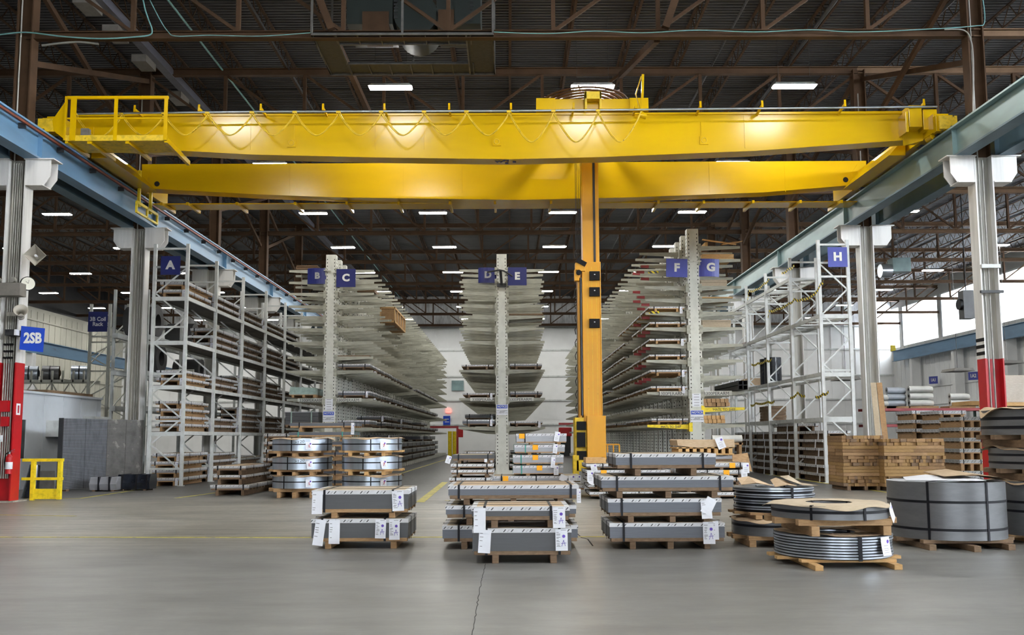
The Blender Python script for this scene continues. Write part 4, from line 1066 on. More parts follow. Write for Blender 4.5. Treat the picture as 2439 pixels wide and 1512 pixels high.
stack_o([(1171, 1392, 1156, 1163, 'floor-level wide bundle of the orange-stickered stack', None, {}),
         (1171, 1383, 1134, 1145, 'wide flat bundle under the orange-stickered stack, row of white tags on its edge', 1204, dict(bands=(-.39, .0), top='card_pale', tags=((.32, .02, .2, .17, 'plain', .4), (.40, .01, .17, .14, 'stamp', 0), (.47, .01, .15, .14, 'stamp', 0)))),
         (1222, 1341, 1109, 1127, 'lowest narrow bundle with orange sticker in the stickered stack', 1285, dict(bandmat='band_green', bands=(-.33,), tags=((.36, .0, .13, .25, 'stamp', 0),))),
         (1222, 1342, 1084, 1102, 'second narrow bundle with orange sticker in the stickered stack', 1275, dict(bandmat='band_green', bands=(-.34,), tags=((.30, -.06, .11, .28, 'stamp', .08),))),
         (1225, 1345, 1060, 1076, 'third narrow bundle with orange sticker in the stickered stack', 1275, dict(bandmat='band_green', bands=(-.28,), tags=((.32, .03, .12, .26, 'stamp', .1),))),
         (1230, 1349, 1033, 1052, 'topmost narrow bundle with orange sticker, long white tag at its right', 1243, dict(bands=(-.33,), tags=((.33, .05, .14, .26, 'stamp', .2),)))],
        Y, 1.3, Gm, c=.06, wood='wood', sheet='sheet_light', runners=(-.2, .35), rw=.1, top=None)
Y = 24.2
stack_o([(1405, 1600, 1172, 1178, 'lowest bundle of the long stack right of the mast foot', None, {}),
         (1402, 1600, 1154, 1160, 'second bundle of the long stack right of the mast foot', None, {}),
         (1398, 1598, 1136, 1142, 'third bundle of the long stack right of the mast foot', None, dict(tags=((-.42, 0, .15, .2, 'plain', .4),))),
         (1396, 1596, 1120, 1127, 'fourth bundle of the long stack right of the mast foot', 1438, dict(tags=((-.45, 0, .17, .3, 'stamp', 0),))),
         (1397, 1590, 1105, 1113, 'topmost bundle of the long stack right of the mast foot', None, dict(tags=((-.42, -.0, .16, .2, 'stamp', -.2),)))],
        Y, 1.5, Gm, c=.06, wood='wood_dark', sheet='sheet', runners=(-.35, .1, .4), bands=(-.3, .1))
stack_o([(1618, 1775, 1173, 1180, 'lowest bundle of the orange-stickered stack beside the slit coils', 1757, {}),
         (1618, 1776, 1155, 1162, 'second bundle of the orange-stickered stack beside the slit coils', 1755, {}),
         (1620, 1772, 1138, 1145, 'third bundle of the orange-stickered stack beside the slit coils', None, {}),
         (1622, 1778, 1120, 1129, 'fourth bundle of the orange-stickered stack beside the slit coils', 1730, dict(tags=((.46, .02, .16, .2, 'stamp', 0),))),
         (1624, 1782, 1103, 1112, 'topmost bundle of the orange-stickered stack beside the slit coils', 1744, dict(tags=((.46, .0, .17, .26, 'stamp', 0),)))],
        Y, 1.5, Gm, c=.06, wood='wood_dark', sheet='sheet_light', runners=(-.35, .1, .4), bands=(-.1, .38))
# brown paper covered stock on crates behind the right stack
Y = 25.9
for (xl, xr, y0, y1, z) in ((1612, 1748, 1046, 1064, 0),):
    a, b = atY(xl, y1, Y), atY(xr, y0, Y); zc = a.z
    t = thing('paper_covered_crate', 'wooden crate under a brown paper sheet, tilted white tag, below the NOTICE plate', 'crate', ((a.x+b.x)/2, Y, 0)); W = b.x-a.x; zt = b.z; zm = atY(1680, 1080, Y).z
    mb = MB(); mb.prism([(-W/2, zt-.02), (-W/2+.05, zt+.01), (0, zt-.01), (W/2, zt), (W/2+.02, zt-.22), (.3, zt-.2), (-.2, zt-.23), (-W/2+.03, zt-.17)][::-1], -.02, 1.2); mb.build('paper_cover', 'card', t)
    mb = MB()
    for i in range(8):
        x = -W/2+.05+i*(W-.2)/7; mb.box(x, x+.1, 0, 1.1, zm, zt-.22)
    mb.box(-W/2, W/2, 0, 1.1, zm-.04, zm); mb.box(-W/2, W/2, 0, 1.1, zt-.25, zt-.21); mb.build('crate_frame', 'wood_fresh', t)
    mb = MB(); z = zm-.06; 
    while z > .1: mb.box(-W/2+.05, W/2+.2, 0, 1.2, z-.09, z-.02, 0); mb.box(-W/2, W/2, 0, 1.1, z-.2, z-.09, 1); z -= .2
    mb.box(-W/2+.1, W/2-.1, .05, 1.1, 0, max(.02, z-.015), 1)
    mb.build('stock_below', ['sheet_light', 'wood_dark'], t)
    o = put('tag', tag_mesh(.22, .32, 'stamp'), t, (.35, -.06, zt+.05)); o.rotation_euler.y = -.35
# plywood panel leaning at its right, wooden tray left
p = atY(1762, 1100, 25.5); t = MB(); t.beam((p.x-.25, 25.5, p.z+.1), (p.x+.25, 25.5, p.z-.05), .5, .04)
o = MB(); o.hexa([(-.28, 0, -.2), (.28, .1, -.25), (.28, .14, -.25), (-.28, .04, -.2), (-.24, .1, .2), (.2, .2, .25), (.2, .24, .25), (-.24, .14, .2)])
o = o.build('plywood_offcut', 'wood'); o.location = p+Vector((0, -.3, 0)); tag(o, 'tilted plywood offcut lying right of the paper covered crate', 'board')
a, b = atY(1398, 1103, 24.0), atY(1446, 1088, 24.0); mb = MB(); w = b.x-a.x
zz = atY(1398, 1105, 24.2).z+.02
mb.box(0, w, 0, .8, 0, .03); mb.box(0, w, 0, .03, .03, .14); mb.box(0, w, .77, .8, .03, .14); mb.box(0, .03, .03, .77, .03, .14); mb.box(w-.03, w, .03, .77, .03, .14)
o = mb.build('wooden_tray', 'wood_fresh'); o.location = (a.x, 24.3, zz); tag(o, 'shallow open pine tray on the stack beside the yellow mast foot', 'tray')
# ================================================================ rack loads
LVN = {0: 'floor level', 1: 'lowest shelf', 2: 'second shelf', 3: 'third shelf', 4: 'top shelf'}
def load(X, Y, z, W, D, n, h, place, group, corner='corner_grey', sheet='sheet', wood='wood_dark', far=False, hv=.12, bay='', tagp=.5, top='card_pale', rnd=random, cc=.055, side=False):
    names = {1: ['single'], 2: ['lower', 'upper'], 3: ['lowest', 'middle', 'topmost'], 4: ['lowest', 'second', 'third', 'topmost'],
             5: ['lowest', 'second', 'third', 'fourth', 'topmost'], 6: ['lowest', 'second', 'third', 'fourth', 'fifth', 'topmost'], 7: ['lowest', 'second', 'third', 'fourth', 'fifth', 'sixth', 'topmost']}[n]
    for i in range(n):
        tg = ((.40, 0, .1, .26, 'stamp', 0),) if (rnd.random() < tagp and not far) else ()
        o_ = bundle(W, D, h, '%s sheet bundle %s' % (names[i], place), group, (X+rnd.uniform(-.03, .03), Y+rnd.uniform(-.03, .03), z),
               deck=.035, run=hv-.035, corner=corner, sheet=sheet, wood=wood, far=far, c=cc, sb=not far, tags=tg, runners=(-.3, .3), top=top if not far else None)
        if side:
            g_ = put('tag', memo('sidetag', lambda: tag_mesh(.14, .30, 'lines')), o_, (-W/2-.016, D*rnd.uniform(.15, .3), hv+h)); g_.rotation_euler.z = -math.pi/2
        z += hv+h+.008
R = random.Random(11)
# rack A: bays between frames
cnt = {0: (4, 4, 3, 3, 3, 2), 1: (4, 2, 4, 3, 3, 2), 2: (2, 2, 3, 3, 2, 2), 3: (0, 3, 3, 3, 3, 2), 4: (2, 2, 2, 2, 2, 1)}
for lv, z in enumerate([.0]+LA):
    for b in range(6):
        n = cnt[lv][b]
        if not n: continue
        D = YA[b+1]-YA[b]-.5; W = .98 if lv else 1.02
        z0 = z+.002
        if lv == 0 and b == 0: continue
        load(AX0+AW/2, YA[b]+.25, z0, W, D, n, .085 if lv < 3 else .10, 'on rack A, %s, %s bay' % (LVN[lv], ORD[b]), 'sheet bundles on rack A',
             corner='corner' if b < 2 else 'corner_grey', far=b > 3, hv=.17, wood='wood' if b < 1 else 'wood_dark', sheet='sheet_light' if b < 2 else 'sheet', rnd=R, tagp=.8)
load(AX0+AW/2, YA[0]+.07, .002, .99, 2.8, 4, .10, 'on the floor at the front of rack A', 'sheet bundles on rack A', corner='corner', hv=.17, wood='wood', sheet='sheet_light', rnd=R, tagp=.9, top='card')
# the cream boxed panel behind the front floor stack of rack A
# rack H floor stacks
for b in range(5):
    n = (6, 7, 6, 6, 5)[b]
    load(HX0+HW/2, YH[b]+.35, .002, .95, YH[b+1]-YH[b]-.6, n, .08, 'on the floor under rack H, %s bay' % ORD[b], 'sheet bundles under rack H', corner='corner', far=b > 3, hv=.21, sheet='sheet_light', rnd=R, tagp=.3, cc=.085, side=True)
# cantilever racks, right side of B/C (aisle C): arm zone x from .3 to 1.8
def cant(Xc, Y0, s, levels, rack, group, every=2.55, n0=0, n1=16, p=.85, farY=52, W=1.35, wood='wood_dark', corner='corner_grey'):
    for lv, (z, nmax, h) in enumerate(levels):
        for k in range(n0, n1):
            y = Y0-.1+every*k
            if R.random() > p: continue
            n = R.randint(max(1, nmax-1), nmax)
            load(Xc+s*1.02, y, z, W, every-.35, n, h, 'on the %s side of its rack, %s level, %s bay' % (rack, ('base', 'lowest arm', 'second arm', 'third arm', 'fourth arm', 'fifth arm', 'sixth arm')[lv if levels[0][0] < 1 else lv+1], ORD[k]),
                 group, far=y > farY, hv=.13, rnd=R, wood=wood, corner=corner if y > 45 else 'corner', sheet=R.choice(('sheet', 'sheet_dark', 'sheet_blue')))
cant(XB, YB0, 1, [(.242, 4, .24), (2.063, 2, .16), (3.283, 1, .16), (4.483, 1, .12)], 'C', 'sheet bundles on rack C', n1=15, p=.93)
cant(XB, YB0, -1, [(.242, 2, .15)], 'B', 'sheet bundles on rack B', n1=5, p=.7)
cant(XE, YB0, -1, [(.242, 3, .12), (2.063, 2, .16), (3.283, 1, .06), (4.483, 1, .06)], 'D', 'sheet bundles on rack D', n1=3, p=1)
cant(XE, YB0, 1, [(.242, 3, .12), (2.063, 1, .08), (3.283, 2, .12), (4.483, 1, .10)], 'E', 'sheet bundles on rack E', n1=3, p=1)
cant(XF, YF0, -1, [(.242, 1, .2), (2.063, 1, .08), (3.283, 1, .06), (3.873, 1, .08), (4.483, 1, .05), (5.073, 1, .05), (5.703, 1, .05)], 'F', 'sheet bundles on rack F', n1=9, p=.78, wood='wood', corner='corner', farY=48)
cant(XF, YF0, -1, [(6.283, 1, .05)], 'F upper', 'sheet bundles on rack F', n1=4, p=.9, wood='wood_fresh', corner='corner')
# top stock on rack B/C
p = atY(915, 700, 47)
t = thing('wooden_crate', 'open-framed pine crate lying on the upper arms of rack C', 'crate', (XB+1.62, 45.2, 7.272))
mb = MB(); L = 4.6; W = .75; H = .78
for y in (0, L-.06): 
    for z in (0, H-.09): mb.box(-W/2, W/2, y, y+.06, z, z+.09)
for x in (-W/2, W/2-.05):
    for z in (0, H-.09): mb.box(x, x+.05, 0, L, z, z+.09)
    for i in range(5): mb.box(x, x+.05, i*(L-.1)/4, i*(L-.1)/4+.1, .09, H-.09)
mb.build('frame', 'wood_fresh', t); MB().box(-W/2+.06, W/2-.06, .06, L-.06, .05, H-.05).build('contents', 'wood', t)
for (X, Y, z, W, D, H, lab, m) in ((XB-1.1, YB0+.1, 8.803, .9, 2.2, .22, 'dark red-brown beam bundle on the top arm above sign B', 'brown_light'),
    (XB+1.0, YB0+3, 8.303, .8, 2.4, .18, 'brown board bundle on an upper arm behind sign C', 'wood_dark'),
    (XB+.95, YB0+.1, 5.073, 1.4, 2.0, .05, 'thin brown plank lying on a middle arm of rack C', 'wood_dark'),
    (XE+1.0, YB0+.3, 6.795, 1.6, 2.2, .12, 'rusty long sheet bundle on an upper arm of rack E', 'wood_dark'),
    (XF+1.0, YF0+.1, 8.313, 1.2, 2.0, .20, 'pine board bundle above sign G', 'wood_fresh'),
    (XF+.85, YF0+.2, 7.273, 1.0, .9, .28, 'thick pale pine bundle under sign G', 'card_pale'),
    (XF+.9, YF0+.2, 5.703, 1.1, 2.0, .30, 'pale board bundle on the middle G arms', 'card_pale'),
    (XF+.95, YF0+.3, 6.793, 1.2, 2.0, .1, 'flat pine board bundle on an upper G arm', 'wood_fresh')):
    mb = MB(); n = max(1, int(H/.05))
    for i in range(n): mb.box(-W/2+R.uniform(-.02, .02), W/2+R.uniform(-.02, .02), R.uniform(-.05, .05), D, i*H/n, (i+.93)*H/n)
    o = mb.build('board_bundle', m); o.location = (X, Y, z); tag(o, lab, 'boards', 'boards on the tall racks')
# planks on top of rack G arms, roughly stacked
t = MB(); t.beam((XF+.4, YF0, 9.05), (XF+1.7, YF0+.1, 8.88), .1, .04); t.box(XF+.5, XF+.6, YF0, YF0+1.8, 8.803, 8.95)
t.beam((XF+1.2, YF0, 8.88), (XF+1.9, YF0+.2, 9.0), .3, .02); o = t.build('loose_plank', 'wood_fresh'); tag(o, 'loose planks lying tilted on the topmost G arm', 'boards')
# green wrapped pack and grey pack on the B side of the front column
z = 3.32
t = thing('wrapped_pack', 'pale green wrapped pack on a skid, above the left stencilled arm', 'pack', (XB-1.05, YB0-.3, z))
MB().box(-.6, .55, 0, 2.0, .12, .42).build('wrapping', 'pipe_pale', t) if 'pipe_pale' in M else None
M['pipe_pale'] = paint('pale_green_wrap', (.30, .40, .36), .35, var=.25, scale=6)
mb = MB(); mb.hexa([(-.62, 0, .12), (.5, 0, .12), (.5, 2, .12), (-.62, 2, .12), (-.56, 0, .45), (.5, 0, .40), (.5, 2, .40), (-.56, 2, .45)]); mb.build('wrapping', 'pipe_pale', t)
mb = MB(); mb.box(-.6, .5, 0, 2, .09, .12)
for x in (-.5, -.05, .4): mb.box(x, x+.1, 0, 2, 0, .09)
mb.build('skid', 'wood', t)
t = thing('sheet_bundle', 'thick dark grey sheet pack with two pale green straps left of the front column', 'sheet bundle', (XB-1.1, YB0-.4, 2.08))
mb = MB()
for i in range(3): mb.box(-.68, .70, 0, 2.2, .1+i*.17, .1+(i+.97)*.17)
mb.build('sheets', 'sheet', t)
mb = MB(); mb.box(-.72, .72, 0, 2.2, .61, .635); mb.build('top_sheet', 'sheet_light', t)
for x in (-.42, .42): MB().box(x-.025, x+.025, -.012, 2.2, .09, .65).build('strap', 'pipe_pale', t)
mb = MB(); 
for x in (-.6, 0, .55): mb.box(x-.05, x+.05, 0, 2.2, 0, .06)
mb.box(-.68, .68, 0, 2.2, .06, .098); mb.build('skid', 'wood_dark', t)
# long tubes on the G side
t = thing('steel_tube_pack', 'black square tubes stacked two by two on the stencilled G arm', 'tubes', (XF+1.55, YF0-.6, 3.32))
mb = MB()
for i in range(2):
    for j in range(2):
        x, zz, s, w = i*.17, j*.17, .08, .008
        for q in ((-s, s, -s, -s+w), (-s, s, s-w, s), (-s, -s+w, -s, s), (s-w, s, -s, s)): mb.box(x+q[0], x+q[1], 0, 4, zz+.08+q[2], zz+.08+q[3])
mb.build('tube', 'dark', t)
for (dx, z, n, m, lab) in ((.75, 2.72, 6, 'wood', 'heap of short pine offcuts on the yellow G arm'), (.75, 2.10, 5, 'wood_fresh', 'pine blocks bundled on the lowest G arm')):
    t = thing('wood_blocks', lab, 'wood blocks', (XF+dx, YF0-.2, z))
    for i in range(n):
        for j in range(2): 
            o = MB().box(-.07, .07, 0, .8, 0, .14).build('block', m, t); o.location = (-.45+i*.165+(.0 if j else .03), R.uniform(0, .1), j*.145)
o = MB().cyl((XF+.5, YF0-.3, .62+.9), (XF+1.6, YF0-.3, .62+.9), .14, 18).build('film_roll', 'roll_white'); 
tag(o, 'white shrink film roll lying below the NOTICE plate on the right', 'film roll')
t = thing('film_stand', 'pine trestle carrying the white film roll below the NOTICE plate', 'trestle', (XF+1.05, YF0-.3, 0))
mb = MB()
for x in (-.5, .4): mb.box(x, x+.1, -.2, .2, 0, 1.38); 
mb.box(-.55, .55, -.2, .2, 1.3, 1.38); mb.build('stand', 'wood', t)
# stock on rack H shelves
t = thing('black_drum_pack', 'two tall rolls wrapped in black film on rack H, taped over', 'wrapped rolls', (HX0+.45, YH[2]+.9, 3.82))
for i, (dx, dy) in enumerate(((0, 0), (.02, .75))): MB().cyl((dx, dy, 0), (dx, dy, 1.15), .36, 24).build('wrapped_roll', 'film', t)
t = thing('timber_pack', 'square pack of short brown timber on the lowest shelf of rack H', 'timber', (HX0+.1, YH[2]+.6, 2.25))
for i in range(7):
    for j in range(5): 
        o = MB().box(0, .75, 0, .15, 0, .12).build('timber', 'wood_dark', t); o.location = (R.uniform(0, .03), i*.2, j*.13)
for (k, y, z, lab) in ((0, YH[3]+.5, 3.82, 'kraft carton tipped against others on the far half of rack H'), (1, YH[3]+1.3, 3.82, 'kraft carton behind the tipped one on rack H')):
    o = MB().box(-.3, .3, 0, .55, 0, .45).build('carton', 'card'); o.location = (HX0+.4, y, z); tag(o, lab, 'carton', 'kraft cartons on rack H')
o = MB(); 
for i in range(10): o.cyl((HX0+.1+.09*i, YH[2]-3.0, 5.92), (HX0+.1+.09*i, YH[2]-1.6, 5.92), .04, 8)
o = o.build('roller_section', 'rack_grey'); tag(o, 'short roller conveyor section lying on the second shelf of rack H', 'conveyor section')
t = thing('bronze_brackets', 'brown folded metal parts on the third shelf of rack H, far end', 'metal parts', (HX0+.3, YH[3]+.8, 5.86))
for i in range(3): 
    o = MB().prism([(-.3, 0), (.3, 0), (.15, .18), (-.1, .15)][::-1], 0, .5).build('folded_part', 'coilbrown', t); o.location = (.0, i*.6, 0)
# ================================================================ coils
def cap_mesh(R, r, amp, seed, n=72, rings=5, droop=.05, over=.06):
    q = random.Random(seed); ph = [q.uniform(0, 6.28) for _ in range(4)]; mb = MB(); V = []
    for k in range(rings+1):
        for i in range(n):
            a = 2*math.pi*i/n; t = k/rings
            ro = R+over*(1+.6*math.sin(3*a+ph[0])+.4*math.sin(7*a+ph[1])) if True else R
            rr = r+(ro-r)*t; lift = amp*t*t*(math.sin(4*a+ph[2])+.6*math.sin(9*a+ph[3])); dz = lift-droop*max(0, (rr-R)/over)*.5 if rr > R else lift
            V.append((rr*math.cos(a), rr*math.sin(a), max(dz, -.5 if rr > R else .002)))
    F = [(k*n+i, (k+1)*n+i, (k+1)*n+(i+1) % n, k*n+(i+1) % n) for k in range(rings) for i in range(n)]
    m = len(V); V2 = [(x, y, z+.004) for x, y, z in V]
    mb.add(V+V2, [f[::-1] for f in F]+[tuple(m+i for i in f) for f in F], 0, True); return mb
def tag_at(t, R, ang, z, w, h, style, rot=0):
    o = put('tag', tag_mesh(w, h, style, .03), t, ((R+.02)*math.sin(ang), -(R+.02)*math.cos(ang), z)); o.rotation_euler = (0, rot, ang); return o
def coil(loc, R, r, h, label, group, mat, skid=.14, skid_wood='wood', bands=(.5,), vb=(0, 1.6, 3.1, 4.7), cap=None, cap_amp=.012, seed=1, slit=0, run_x=(-.5, 0, .5), over=.06,
         tags=(), rz=0, deck=True, name='steel_coil', skid_ext=.1, bw_=.03, vw=.03, cat='coil'):
    t = thing(name, label, cat, loc, rz, group)
    if skid > 0:
        sk = thing_part('skid', t)
        rh_ = skid*.62 if deck else skid; w = .1
        for x in run_x:
            hw = math.sqrt(max(.05, R*R-(x*R)**2))*.9
            o = MB().box(-w/2, w/2, -hw-skid_ext, hw+skid_ext*.6, 0, rh_).build('runner', skid_wood, sk, bevel=.005); o.location = (x*R, 0, 0)
        if deck:
            for i, yy in enumerate((-.72, -.25, .25, .7)):
                hw = math.sqrt(R*R-(yy*R)**2)+.08
                o = MB().box(-hw, hw, -.06, .06, 0, skid-rh_).build('deck_board', skid_wood, sk, bevel=.004); o.location = (0, yy*R, rh_)
    if not slit:
        mb = MB(); mb.ring(R, r, skid, skid+h, 96); mb.build('roll', mat, t)
    else:
        hs = h/slit
        for i in range(slit):
            dx, dy = random.uniform(-.008, .008), random.uniform(-.008, .008)
            o = MB().ring(R+random.uniform(-.008, .004), r, 0, hs*.58, 96).build('slit_ring', mat, t); o.location = (dx, dy, skid+hs*i+hs*.42)
            o = MB().ring(R-.03, r+.02, 0, hs*.42, 72).build('dark_gap_ring', 'band', t); o.location = (0, 0, skid+hs*i)  # black ring standing in for the dark gap below each slit ring
            if slit > 5: continue
            o = MB().ring(R+.004, R-.004, 0, hs*.16, 96).build('hoop_strap', 'band', t); o.location = (dx, dy, skid+hs*i+hs*.62)
    for b in bands:
        z = skid+h*b; MB().ring(R+.006, R-.002, z-bw_/2, z+bw_/2, 96).build('hoop_strap', 'band', t)
    for a in vb:
        mb = MB(); x0, x1 = r-.006, R+.008; w = vw/2; zz0, zz1 = skid-.006, skid+h+.006
        mb.box(-w, w, -x1-.004, -x1, zz0, zz1); mb.box(-w, w, -x1, -x0, zz1, zz1+.004); mb.box(-w, w, -x0-.004, -x0, zz0, zz1)
        o = mb.build('cross_strap', 'band', t); o.rotation_euler.z = a
    if cap:
        o = cap_mesh(R, r, cap_amp, seed, over=over).build('cardboard_cap', cap, t); o.location = (0, 0, skid+h+.006)
    for (ang, z, w_, h_, st, rot) in tags: tag_at(t, R, ang, skid+z, w_, h_, st, rot)
    return t
def thing_part(name, parent):
    o = bpy.data.objects.new(name, None); C.objects.link(o); o.parent = parent; return o
# skids are direct parts: a flat parent without geometry would add a level
def coil_px(xl, xr, yt, yb, Yc, base_z, **kw):
    """size from the silhouette: left and right edges at centre depth, top/bottom of the front face"""
    a, b = atY(xl, (yt+yb)/2, Yc), atY(xr, (yt+yb)/2, Yc); R = (b.x-a.x)/2*.998; cx = (a.x+b.x)/2
    zt = atY((xl+xr)/2, yt, Yc-R).z; zb = atY((xl+xr)/2, yb, Yc-R).z
    skid = max(.05, zb-base_z); coil((cx, Yc, base_z), R, R*kw.pop('rr', .42), zt-zb, skid=skid, **kw); return zt
Gc = 'shiny galvanised coils'
def handwriting(t, R, ang, z, s, size=.13, mat='ink'):
    me = text_mesh(s, size, .0, .001, mat, 1.2)
    # wrap on the coil
    for v in me.vertices:
        x, y, zz = v.co; a = ang+x/(R+.012); v.co = ((R+.012-y)*math.sin(a), -(R+.012-y)*math.cos(a), z+zz+.02*math.sin(x*9))
    put('pen_mark', me, t)
for side, (xl, xr, Yc, rows, bx) in (('left', (651, 790, 26.0, ((1137, 1167), (1092, 1122), (1047, 1077)), -.12)), ('right', (816, 957, 25.7, ((1137, 1167), (1091, 1122), (1047, 1077)), .15))):
    z = 0
    for i, (yt, yb) in enumerate(rows):
        nm = ('lowest', 'middle', 'topmost')[i]
        a, b = atY(xl, yt, Yc), atY(xr, yt, Yc); R = (b.x-a.x)/2; cx = (a.x+b.x)/2
        zt = atY(cx, yt, Yc-R).z; zb = atY(cx, yb, Yc-R).z
        t = coil((cx, Yc, z), R, .3, zt-zb, 'shiny galvanised strip coil on a pine skid, %s of the %s stack of three' % (nm, side), Gc, 'galv', skid=zb-z, bands=(.52,),
                 vb=(-.42+.14*i if side == 'left' else .1-.25*(i == 1), 1.2, 2.7, 4.1), cap='card', cap_amp=.014, seed=i+5*(side == 'left'), run_x=(-.6, -.05, .5),
                 tags=((.42 if side == 'left' else .5, .24, .17, .2, 'stamp', 0 if i != 1 else -.2),), skid_wood='wood' if side == 'left' else 'wood_fresh')
        if side == 'left' and i: handwriting(t, R, .12, zb-z+(zt-zb)*.70, '>120', .11)
        put_text('pen_mark', 'L' if side == 'left' else '7', .11, t, (0, 0, 0), 'pen_red').matrix_local = Matrix.Translation(((R+.045)*math.sin(.44 if side == 'left' else .52), -(R+.045)*math.cos(.44 if side == 'left' else .52), zb-z+.13)) @ Matrix.Rotation(.45, 4, 'Z')
        z = zt+.01
Gs = 'slit steel coils on skids at the right'
# rear slit stack
Yc = 14.1
z = coil_px(1747, 1934, 1240, 1279, Yc, 0, label='plain grey coil at floor level under the rear slit coil', group=Gs, mat='steel', bands=(.62,), vb=(1.2, 2.8, 4.4), cap='card', seed=3, rr=.45, skid_wood='wood', run_x=(-.72, .0, .7), bw_=.035)
coil_px(1750, 1936, 1163, 1222, Yc, z+.01, label='loosely layered slit coil with torn cardboard on top, rear right', group=Gs, mat='galv_ring', slit=4, bands=(), vb=(.18, 2.2, 4.2), seed=4, rr=.45, skid_wood='wood', run_x=(-.62, .0, .62), vw=.035)
z2 = atY(1843, 1163, Yc-.6).z
t = thing('torn_cardboard', 'torn kraft cardboard pieces lying on the rear slit coil', 'cardboard', (atY(1843, 1160, Yc).x, Yc, z2+.012))
def flap(pts, mat='card'):
    mb = MB(); n = len(pts)//2
    V = [tuple(p) for p in pts]; V2 = [(x, y, z+.006) for x, y, z in V]
    F = [(2*i, 2*i+2, 2*i+3, 2*i+1) for i in range(n-1)]; m = len(V)
    mb.add(V+V2, F+[tuple(m+i for i in f) for f in F], 0); return mb
flap([(-.55, -.25, .02), (-.5, .2, .10), (-.35, -.35, .05), (-.3, .3, .12), (-.1, -.45, 0), (-.15, .2, .06)]).build('flap', 'card', t)
flap([(-.12, -.5, .0), (-.05, .0, .08), (.05, -.52, .03), (.05, .05, .11), (.2, -.5, 0.01), (.22, 0, .05)]).build('flap', 'card', t)
mb = cap_mesh(.56, .2, .02, 9, over=.03); mb.v = [(x+.1 if False else x, y, z+.01) for x, y, z in mb.v]
o = flap([(.1, -.3, .1), (.2, .35, .12), (.3, -.42, .02), (.35, .4, .13), (.62, -.22, 0.0), (.5, .3, .02)]).build('flap', 'card_pale', t)
# front slit stack
Yc = 12.05
a = atY(1983, 1300, Yc)
z = coil_px(1848, 2117, 1281, 1336, Yc, 0, label='eight-layer slit coil at floor level with white tag, front right', group=Gs, mat='galv_ring', slit=8, bands=(), vb=(.12, 2.0, 4.2), cap='card', cap_amp=.012, seed=12, over=-.06, rr=.4,
            skid_wood='wood_fresh', run_x=(-.62, .72), deck=True, vw=.05, skid_ext=.32, tags=((.62, .27, .17, .22, 'stamp', 0),))
coil_px(1842, 2107, 1207, 1240, Yc, z+.01, label='flat grey coil topped with a ring of kraft cardboard, front right', group=Gs, mat='steel', bands=(.55,), vb=(-.62, .28, 1.9, 3.6), cap='card_pale', cap_amp=.010, seed=22, rr=.4,
        skid_wood='wood', run_x=(-.55, .72), bw_=.035, skid_ext=.12, tags=((1.02, .16, .14, .22, 'stamp', -.5),))
# big grey coils
Gb = 'big grey coils at the right edge'
Yc = 13.9
coil_px(2124, 2382, 1150, 1289, Yc, 0, label='large wide grey coil on a skid, kraft and white paper on top', group=Gb, mat='steel', bands=(.18, .66), vb=(-.72, .28, 2.0, 3.9), cap=None, rr=.38, skid_wood='wood_dark', run_x=(-.7, -.05, .66), bw_=.035, skid_ext=.25, vw=.032)
p = atY(2253, 1143, Yc); zt = atY(2253, 1150, Yc-.8).z
t = thing('crumpled_cover_paper', 'crumpled white and kraft cover papers on the large wide coil', 'paper', (p.x, Yc, zt+.012))
flap([(-.72, -.3, .0), (-.6, .1, .03), (-.4, -.62, .01), (-.3, .0, .07), (-.1, -.78, .01), (-.1, -.1, .05), (.2, -.8, .01), (.15, -.2, .06)]).build('white_paper', 'paper', t)
flap([(-.25, -.5, .06), (-.2, .3, .1), (.1, -.6, .09), (.15, .3, .14), (.5, -.55, .05), (.5, .3, .08), (.72, -.35, .0), (.65, .2, .02)]).build('kraft_paper', 'card', t)
Yc = 14.3
z = coil_px(2381, 2640, 1150, 1283, Yc, 0, label='dark grey coil at the bottom of the stack cut by the right frame edge', group=Gb, mat='steel', bands=(.45, .62), vb=(-.42, .5, 2.2, 4.0), cap='card', cap_amp=.03, seed=31, rr=.38, skid_wood='wood', run_x=(-.6, 0, .6), bw_=.035)
Yc = 14.3
z = coil_px(2369, 2600, 1068, 1119, Yc, z+.012, label='grey coil with two hoop straps, middle of the stack at the right edge', group=Gb, mat='steel', bands=(.3, .68), vb=(-.5, .5, 2.2, 4.0), cap='card', cap_amp=.03, seed=32, rr=.38, skid_wood='wood_dark', run_x=(-.72, 0, .6), bw_=.035, tags=((-.28, .22, .12, .09, 'stamp', .1),))
ztop = z
a, b = atY(2352, 1000, Yc), atY(2620, 1000, Yc); R_ = (b.x-a.x)/2; cx = (a.x+b.x)/2
zt = atY(2480, 975, Yc-R_).z; zb = atY(2480, 1037, Yc-R_).z
t = coil((cx, Yc, z+.012), R_, R_*.38, zt-zb, 'topmost coil at the right edge marked 7465, kraft cover flaring up', Gb, 'steel', skid=max(.06, zb-z), bands=(.3, .66), vb=(-.55, .5, 2.2), cap='card', cap_amp=.06, seed=33, run_x=(-.7, 0, .6), skid_wood='wood_dark', bw_=.045,
         tags=((-.70, .28, .1, .09, 'stamp', 0), (-.68, .12, .1, .09, 'stamp', 0), (-.1, .33, .17, .06, 'stamp', .3)))
me = text_mesh('7465', .12, 0, .001, 'ink'); me.transform(Matrix.Rotation(math.pi/2, 4, 'Y'))
put('pen_mark', me, t, ((R_+.012)*math.sin(-.5), -(R_+.012)*math.cos(-.5), zb-z+.3), -.5)
